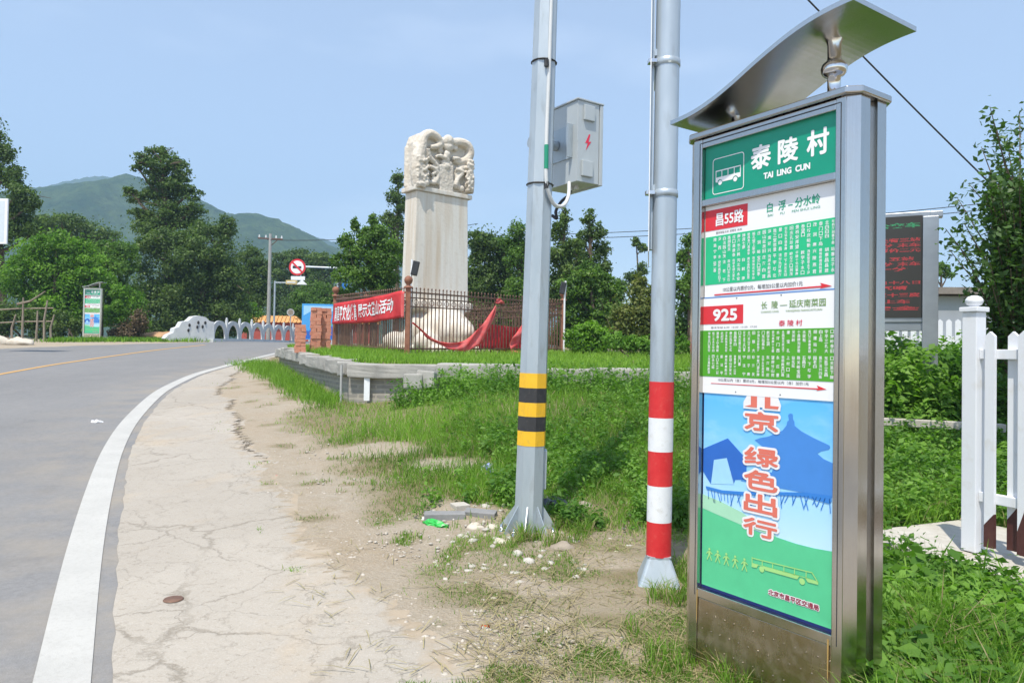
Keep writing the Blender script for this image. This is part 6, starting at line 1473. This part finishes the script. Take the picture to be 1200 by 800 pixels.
# terrace grass
n = 60000; u = rng.uniform(0, 1, n); v = rng.uniform(0, 1, n) ** 1.8
Fx = np.interp(u, [0, .4, 1], [CL[0], C0[0], CR[0]]); Fy = np.interp(u, [0, .4, 1], [CL[1], C0[1], CR[1]]); Tx = Fx + (np.interp(u, [0, .4, 1], [-6.6, -2, 12]) - Fx) * v; Ty = Fy + (np.interp(u, [0, .4, 1], [22.8, 26, 28]) - Fy) * v
vi = v * np.hypot(Ty - Fy, Tx - Fx) > -1
Pt = np.stack([Tx, Ty, pz(Tx, Ty) - .03], 1); dist_edge = np.hypot(Tx - Fx, Ty - Fy); k_ = dist_edge > .36; Pt = Pt[k_]; 
blades(Pt, rng.uniform(.08, .24, len(Pt)) * (.6 + .7 * fbm(Pt[:, 0], Pt[:, 1], 51, 3)), np.full(len(Pt), .016), np.full(len(Pt), .6), F_GRASS, 'terrace_grass', 'bright grass growing on the terrace around the iron fence', tint=np.clip(rng.normal(.72, .2, len(Pt)), 0, 1))

def weeds(P, hgt, nleaf, leaf, mat, name, label, aspect=.5, spread=.6):
    n = len(P); tot = n * nleaf; idx = np.repeat(np.arange(n), nleaf); t = rng.uniform(.12, 1.0, tot); a = rng.uniform(0, 2 * np.pi, tot); H_ = hgt[idx]
    la = rng.uniform(0, 2 * np.pi, n); ln_ = rng.uniform(0, .35, n); ld = np.stack([np.cos(la) * ln_, np.sin(la) * ln_, np.ones(n)], 1)
    r_ = spread * H_ * .35 * (1.15 - t) + .02
    Q = P[idx] + ld[idx] * (t * H_)[:, None] + np.stack([np.cos(a) * r_, np.sin(a) * r_, rng.normal(0, .02, tot)], 1)
    Nn = np.stack([np.cos(a) * .5, np.sin(a) * .5, np.ones(tot) * .9], 1) + rng.normal(size=(tot, 3)) * .35
    V, F_ = leaf_quads(Q, Nn, leaf * rng.uniform(.5, 1.35, n)[idx], aspect, .08); tn = np.clip(np.repeat(fbm(P[:, 0] * 1.6, P[:, 1] * 1.6, 77, 3) * 1.5 - .38 + rng.normal(0, .16, n), nleaf) + rng.normal(0, .15, tot), 0, 1)
    # stems
    sv = np.stack([P - np.array([.004, 0, .02]), P + np.array([.004, 0, -.02]), P + ld * hgt[:, None]], 1).reshape(-1, 3)
    V2 = np.concatenate([V, sv]); loops = np.concatenate([F_.ravel(), (len(V) + np.arange(n * 3))]); sizes = np.concatenate([np.full(tot, 4), np.full(n, 3)]); tt_ = np.concatenate([np.repeat(tn, 4), np.full(n * 3, .4)])
    o = np_mesh(name, V2, sizes, loops, mat, None, tint=tt_); tag(o, label, 'weeds', kind='stuff'); return o
def pick(n, x0, x1, y0, y1, dens):
    px, py, P = sample_px(n, x0, x1, y0, y1); gm = green_mask(P[:, 0], P[:, 1]); k = (rng.uniform(0, 1, n) < gm * dens(px, py)) & (P[:, 1] < 13.5) & (P[:, 1] < C0[1] + (CR[1] - C0[1]) * (P[:, 0] - C0[0]) / (CR[0] - C0[0]) - .15)
    loc = P[:, :2] - np.array([pb[0], pb[1]]); sx = loc @ np.array([KD.x, KD.y]); sy = loc @ np.array([KN.x, KN.y]); k &= ~((sx > -.75) & (sx < 2.3) & (sy > -.40) & (sy < 1.0))
    # keep clear of the pole feet
    for q in (b1, b2, G(647, 606), G(684, 603), G(642, 594)): k &= np.hypot(P[:, 0] - q[0], P[:, 1] - q[1]) > .24
    return P[k], px[k], py[k]
Pw, pxw, pyw = pick(9000, 420, 830, 446, 625, lambda x, y: sstep(460, 640, x) * (.06 + .60 * sstep(.0, .12, fbm(x * .018, y * .03, 61, 3) - .47)))
weeds(Pw, rng.uniform(.10, .30, len(Pw)), 20, .050, F_WEED, 'weeds', 'leafy green weeds crowding the verge between the two poles')
Pw, pxw, pyw = pick(4200, 1010, 1420, 436, 660, lambda x, y: 0 * x + .95)
weeds(Pw, rng.uniform(.18, .42, len(Pw)), 24, .055, F_WEED, 'weeds', 'leafy green weeds right of the bus stop sign', .55)
# tall weeds round the LED board
n = 1500; Pw = np.stack([rng.uniform(3.6, 8.2, n), rng.uniform(8.75, 11.2, n), np.zeros(n)], 1); Pw[:, 2] = gz(Pw[:, 0], Pw[:, 1])
kx = (Pw[:, 0] / Pw[:, 1] > .42); Pw = Pw[kx]
weeds(Pw, rng.uniform(.55, 1.12, len(Pw)), 40, .085, F_WEED, 'tall_weeds', 'tall bright weeds around the foot of the LED board', .6, .5)
# broad-leaved plants low in the right corner
Pw, pxw, pyw = pick(1900, 1025, 1330, 680, 960, lambda x, y: 0 * x + .9)
weeds(Pw, rng.uniform(.10, .32, len(Pw)), 10, .075, F_WEED, 'broadleaf_weeds', 'broad leaved plants among long grass in the lower right corner', .62, .9)
Pw, pxw, pyw = pick(2300, 1012, 1400, 640, 980, lambda x, y: 0 * x + .9)
weeds(Pw, rng.uniform(.12, .34, len(Pw)), 20, .045, F_WEED, 'coarse_weeds', 'coarse small leaved weeds in the lower right corner', .5, .8)
Pw, pxw, pyw = pick(1700, 1020, 1400, 640, 980, lambda x, y: 0 * x + .9)
blades(Pw, rng.uniform(.16, .42, len(Pw)), np.full(len(Pw), .014), np.full(len(Pw), .9), F_GRASS, 'long_grass', 'long arching grass blades below the concrete kerb', tint=rng.uniform(.2, .9, len(Pw)))
# weeds at the foot of the retaining wall
n = 1500; t_ = rng.uniform(0, 1, n); a_ = np.stack([np.interp(t_, [0, 1], [C0[0] + 1.0, CR[0]]), np.interp(t_, [0, 1], [C0[1] - .35, CR[1] - .3])], 1); Pw = np.column_stack([a_[:, 0], a_[:, 1] - rng.uniform(0, 1.2, n), np.zeros(n)]); Pw[:, 2] = gz(Pw[:, 0], Pw[:, 1])
weeds(Pw, rng.uniform(.15, .55, n) * (.6 + .8 * fbm(Pw[:, 0] * .8, Pw[:, 1], 83, 3)), 22, .06, F_WEED, 'wall_weeds', 'weeds growing along the foot of the retaining wall')
n = 420; t_ = rng.uniform(0, 1, n); Pw = np.column_stack([CL[0] + (C0[0] - CL[0]) * t_ - rng.uniform(.1, 1.1, n) * (.4 + .6 * (1 - t_)), CL[1] + (C0[1] - CL[1]) * t_ - rng.uniform(.0, .8, n), np.zeros(n)]); Pw[:, 2] = gz(Pw[:, 0], Pw[:, 1])
blades(np.repeat(Pw, 16, 0) + rng.normal(size=(n * 16, 3)) * np.array([.12, .12, 0]), rng.uniform(.08, .32, n * 16), np.full(n * 16, .012), np.full(n * 16, .7), F_GRASS, 'verge_grass', 'tufts of grass along the left side of the retaining wall', tint=rng.uniform(.2, .9, n * 16))
# grass verge at the far side
n = 5000; pxv = rng.uniform(60, 260, n); Pv = np.stack([np.interp(pxv, [60, 150, 260], [-20.6, -18.6, -15.6]) + rng.normal(0, .4, n), np.interp(pxv, [60, 150, 260], [33, 34.5, 36]) + rng.normal(0, .5, n), np.zeros(n)], 1); Pv[:, 2] = gz(Pv[:, 0], Pv[:, 1])
blades(Pv, rng.uniform(.1, .35, n), np.full(n, .04), np.full(n, .7), F_GRASS, 'far_verge_grass', 'grass along the far verge below the distant bus stop sign')

def straw(n, x0, x1, y0, y1, name, label):
    px, py, P = sample_px(n, x0, x1, y0, y1); gm = fbm(P[:, 0] * 2, P[:, 1] * 2, 71, 3); k = gm > .47; P = P[k]; n = len(P); a = rng.uniform(0, 2 * np.pi, n); ln = rng.uniform(.05, .22, n); d_ = np.stack([np.cos(a), np.sin(a), rng.uniform(-.08, .12, n)], 1) * ln[:, None]; sd = np.stack([-np.sin(a), np.cos(a), 0 * a], 1) * .0022
    P = P + np.array([0, 0, .042]); V = np.stack([P - sd, P + sd, P + d_ * .5 + sd + np.array([0, 0, .012]), P + d_ * .5 - sd + np.array([0, 0, .012]), P + d_], 1).reshape(-1, 3); i = np.arange(n)[:, None] * 5
    loops = np.concatenate([i + np.array([[0, 1, 2, 3]]), i + np.array([[3, 2, 4]])], 1).ravel(); o = np_mesh(name, V, np.tile([4, 3], n), loops, F_DRY, None, tint=np.repeat(rng.uniform(.2, 1, n), 5)); tag(o, label, 'ground cover', kind='stuff')
straw(2600, 560, 850, 600, 860, 'straw', 'dry straw lying on the soil at the foot of the two poles')
straw(500, 330, 620, 520, 800, 'twigs', 'dry twigs and straw on the bare earth strip')
# gravel and crumbs of soil
def gravel(n, x0, x1, y0, y1, s0, s1, name, label, mat, cond=None):
    px, py, P = sample_px(n, x0, x1, y0, y1)
    if cond is not None: k = cond(px, py, P); P = P[k]
    n = len(P); ico = bmesh.new(); bmesh.ops.create_icosphere(ico, subdivisions=1, radius=1); iv = np.array([v.co[:] for v in ico.verts]); ifc = np.array([[v.index for v in f.verts] for f in ico.faces]); ico.free()
    s = s0 * (s1 / s0) ** (rng.uniform(0, 1, n) ** 2.2); sc = np.stack([s * rng.uniform(.7, 1.4, n), s * rng.uniform(.7, 1.4, n), s * rng.uniform(.35, .75, n)], 1)
    V = (iv[None] * (1 + rng.normal(0, .18, (n, len(iv), 1)))) * sc[:, None, :] + P[:, None, :] + np.array([0, 0, .030])[None, None]
    F_ = (ifc[None] + (np.arange(n) * len(iv))[:, None, None]).reshape(-1, 3)
    o = np_mesh(name, V.reshape(-1, 3), 3, F_, mat); tag(o, label, 'gravel', kind='stuff'); return o
PEB = worn('pebble', (0.36, 0.31, 0.25), (0.52, 0.48, 0.42), .9, 30, bmp=.2)
gravel(17000, 230, 860, 440, 860, .002, .019, 'gravel', 'pebbles and crumbs of soil scattered on the bare earth strip', PEB, lambda x, y, P: (np.abs(x - np.interp(y, [p[1] for p in sh_px][::-1], [p[0] for p in sh_px][::-1]) - 40 - (y - 430) * .12) < (30 + (y - 430) * .45) * rng.uniform(.1, 1, len(x))))

gravel(150, 490, 740, 585, 690, .014, .045, 'rubble', 'broken rubble scattered round the foot of the octagonal pole', CONC_T)
# ------------------------------------------------------------------ litter and loose things on the verge
PAVER = worn('grey_paver', (0.20, 0.20, 0.20), (0.27, 0.265, 0.26), .9, 6, bmp=.3)
def block(px, py, size, rz, label, mat, name, cat, group=None, tilt=0, lift=0):
    q = G(px, py); m = MB(); m.box((0, 0, size[2] / 2), size, None, .006); m.jitter(.004, 9, px); o = m.build(name, mat); o.location = (q[0], q[1], q[2] + lift + .01); o.rotation_euler = (tilt, tilt * .5, rz); return tag(o, label, cat, group)
block(521, 611, (.33, .13, .06), .12, 'grey paving block beside the green wrapper', PAVER, 'paving_block', 'paving block', 'loose paving blocks')
block(563, 608, (.26, .12, .06), -.18, 'grey paving block nearest the foot of the octagonal pole', PAVER, 'paving_block', 'paving block', 'loose paving blocks', .06)
block(539, 601, (.13, .13, .07), .5, 'small sandy stone block lying between the two grey pavers', CONC_T, 'stone_block', 'stone block')
BROWNST = worn('brown_stone', (0.26, 0.215, 0.165), (0.36, 0.31, 0.25), .9, 6, bmp=.4)
for i, (px, py, s, lab) in enumerate(((557, 622, .10, 'pale rubble lump in front of the right grey paver'), (577, 620, .07, 'small pale rubble lump by the left gussets of the octagonal pole'), (567, 630, .06, 'flat pale rubble chip below the larger rubble lump'), (660, 648, .12, 'brown rock standing in grass between the two poles'), (684, 601, .15, 'weathered rock in weeds right of the octagonal pole'), (640, 655, .05, 'small grey stone left of the brown rock'), (588, 640, .08, 'buff stone close in front of the octagonal pole'), (726, 655, .11, 'flat pale slab of stone on the bare patch left of the round pole'), (533, 460, .12, 'grey stone in the grass below the wall near the rubbish'))):
    rock(px, py, None, s, lab, 'rubble_stone', BOULD if 'pale' in lab or 'buff' in lab else BROWNST, seed=i + 20, scale=(1.1, .85, .65 if 'flat' not in lab else .3), group='loose stones on the verge')
GREYST = worn('dark_grey_stone', (0.17, 0.18, 0.19), (0.26, 0.27, 0.28), .9, 5, bmp=.3)
rock(672, 455, None, .20, 'dark grey stone in the grass right of the octagonal pole', 'rubble_stone', GREYST, seed=51, group='loose stones on the verge')
rock(690, 458, None, .12, 'small dark grey stone beside the larger grey stone in grass', 'rubble_stone', GREYST, seed=54, group='loose stones on the verge')
rock(718, 462, None, .18, 'pale grey stone in the grass midway between the poles', 'rubble_stone', CONC_T, seed=57, scale=(1.3, .7, .5), group='loose stones on the verge')
def crumple(px, py, s, label, mat, name, cat, scale=(1, .8, .5), seed=0, rz=0):
    q = G(px, py); m = MB(); m.ball((0, 0, 0), 1, 3, scale); m.jitter(.45, 1.7, seed); m.jitter(.18, 5, seed + 2)
    for v in m.bm.verts: v.co *= s
    for f in m.bm.faces: f.smooth = False
    o = m.build(name, mat); o.location = (q[0], q[1], q[2] + s * scale[2] * .6 + .015); o.rotation_euler = (0, 0, rz); return tag(o, label, cat)
PLW = flat('white_plastic', (.75, .75, .76), .35); PLG = flat('green_wrapper', (.04, .42, .07), .25); PLR = flat('red_wrapper', (.6, .05, .08), .3); PLK = flat('black_sheet', (.035, .045, .055), .3)
def patchy(name, cs, scale=14):
    m, nt, b = newmat(name); t = N(nt, 'ShaderNodeTexCoord'); v = N(nt, 'ShaderNodeTexVoronoi'); v.inputs['Scale'].default_value = scale; L(nt, t.outputs['Object'], v.inputs['Vector']); sp_ = N(nt, 'ShaderNodeSeparateColor'); L(nt, v.outputs['Color'], sp_.inputs[0])
    cr = N(nt, 'ShaderNodeValToRGB'); cr.color_ramp.interpolation = 'CONSTANT'; el = cr.color_ramp.elements
    for i, c in enumerate(cs):
        e = el[i] if i < 2 else el.new(i / len(cs)); e.position = i / len(cs); e.color = (*c, 1)
    L(nt, sp_.outputs[0], cr.inputs[0]); L(nt, cr.outputs[0], b.inputs['Base Color']); b.inputs['Roughness'].default_value = .35; return m
SNACK = patchy('printed_wrapper', [(.75, .75, .78), (.2, .25, .6), (.7, .08, .2), (.8, .78, .8), (.55, .3, .6)])
crumple(571, 560, .075, 'crumpled red blue and white snack wrapper in grass left of the octagonal pole', SNACK, 'snack_wrapper', 'litter', (1, .7, 1), 3)
crumple(510, 619, .075, 'bright green snack wrapper in front of the left grey paver', PLG, 'snack_wrapper', 'litter', (1.5, .6, .3), 6, -.5)
crumple(499, 612, .03, 'white paper scrap at the end of the left grey paver', PLW, 'paper_scrap', 'litter', (1, .8, .5), 8)
crumple(647, 606, .14, 'folded dark plastic sheet at the foot of the octagonal pole', PLK, 'plastic_sheet', 'litter', (1.4, .8, .5), 11, .3)
crumple(642, 592, .10, 'smaller dark plastic scrap behind the folded dark sheet', PLK, 'plastic_sheet', 'litter', (1.5, .7, .4), 14, -.2)
crumple(569, 741, .022, 'orange brick chip on the bare soil in the foreground', flat('orange_chip', (.5, .12, .04), .7), 'brick_chip', 'litter', (1, .8, .7), 15)
crumple(543, 747, .018, 'brown brick chip left of the orange one', flat('brown_chip', (.25, .1, .05), .8), 'brick_chip', 'litter', (1.3, .8, .5), 16)
crumple(325, 561, .03, 'red scrap of paper on the bare earth strip', PLR, 'paper_scrap', 'litter', (1.6, .6, .3), 17)
crumple(357, 612, .028, 'pale plastic strip on the edge of the concrete shoulder', PLW, 'plastic_scrap', 'litter', (.7, 2.2, .2), 19, .4)
crumple(114, 497, .07, 'white paper scrap lying on the asphalt lane', PLW, 'paper_scrap', 'litter', (1.2, .9, .35), 21)
crumple(384, 645, .022, 'white plastic scrap on the concrete below the pale strip', PLW, 'plastic_scrap', 'litter', (1.3, .8, .3), 23)
crumple(477, 573, .025, 'small white scrap on the bare soil at the grass edge', PLW, 'paper_scrap', 'litter', (1, .9, .6), 24)
crumple(497, 531, .025, 'small white scrap in the grass above the bare soil', PLW, 'paper_scrap', 'litter', (1, .9, .8), 25)
crumple(548, 452, .24, 'white rubbish bag in tall grass below the terrace wall', PLW, 'rubbish_bag', 'litter', (1.5, .6, .5), 26)
crumple(566, 452, .16, 'orange rubbish beside the white bag in tall grass', flat('orange_plastic', (.65, .14, .05), .4), 'rubbish_bag', 'litter', (1.2, .7, .6), 27)
crumple(583, 448, .12, 'pink rubbish scrap right of the orange rubbish', flat('pink_plastic', (.65, .35, .33), .4), 'rubbish_bag', 'litter', (1, .7, .6), 28)
crumple(688, 745 - 100 + 10, .014, 'tiny white scrap on the grass in front of the brown rock', PLW, 'paper_scrap', 'litter', (1, .9, .8), 29)
# dark iron cover in the concrete
q = G(203, 711); m = MB(); m.lathe([(.055, 0), (.05, .006)], 20); o = m.build('iron_cover', RUSTD); o.location = (q[0], q[1], q[2] + .036); tag(o, 'small dark round iron cover set in the concrete shoulder', 'cover')

# ------------------------------------------------------------------ haze
hm = bpy.data.materials.new('haze'); hm.use_nodes = True; ht_ = hm.node_tree; ht_.nodes.clear(); ho_ = ht_.nodes.new('ShaderNodeOutputMaterial'); pv = ht_.nodes.new('ShaderNodeVolumePrincipled')
pv.inputs['Color'].default_value = (0.50, 0.74, 1.0, 1); pv.inputs['Density'].default_value = 0.00060; pv.inputs['Anisotropy'].default_value = 0.0
ht_.links.new(pv.outputs[0], ho_.inputs['Volume'])
m = MB(); m.bb(-1700, 1700, -70, 1850, -60, 420); hz = m.build('haze', hm); tag(hz, 'thin summer haze in the air', kind='stuff')
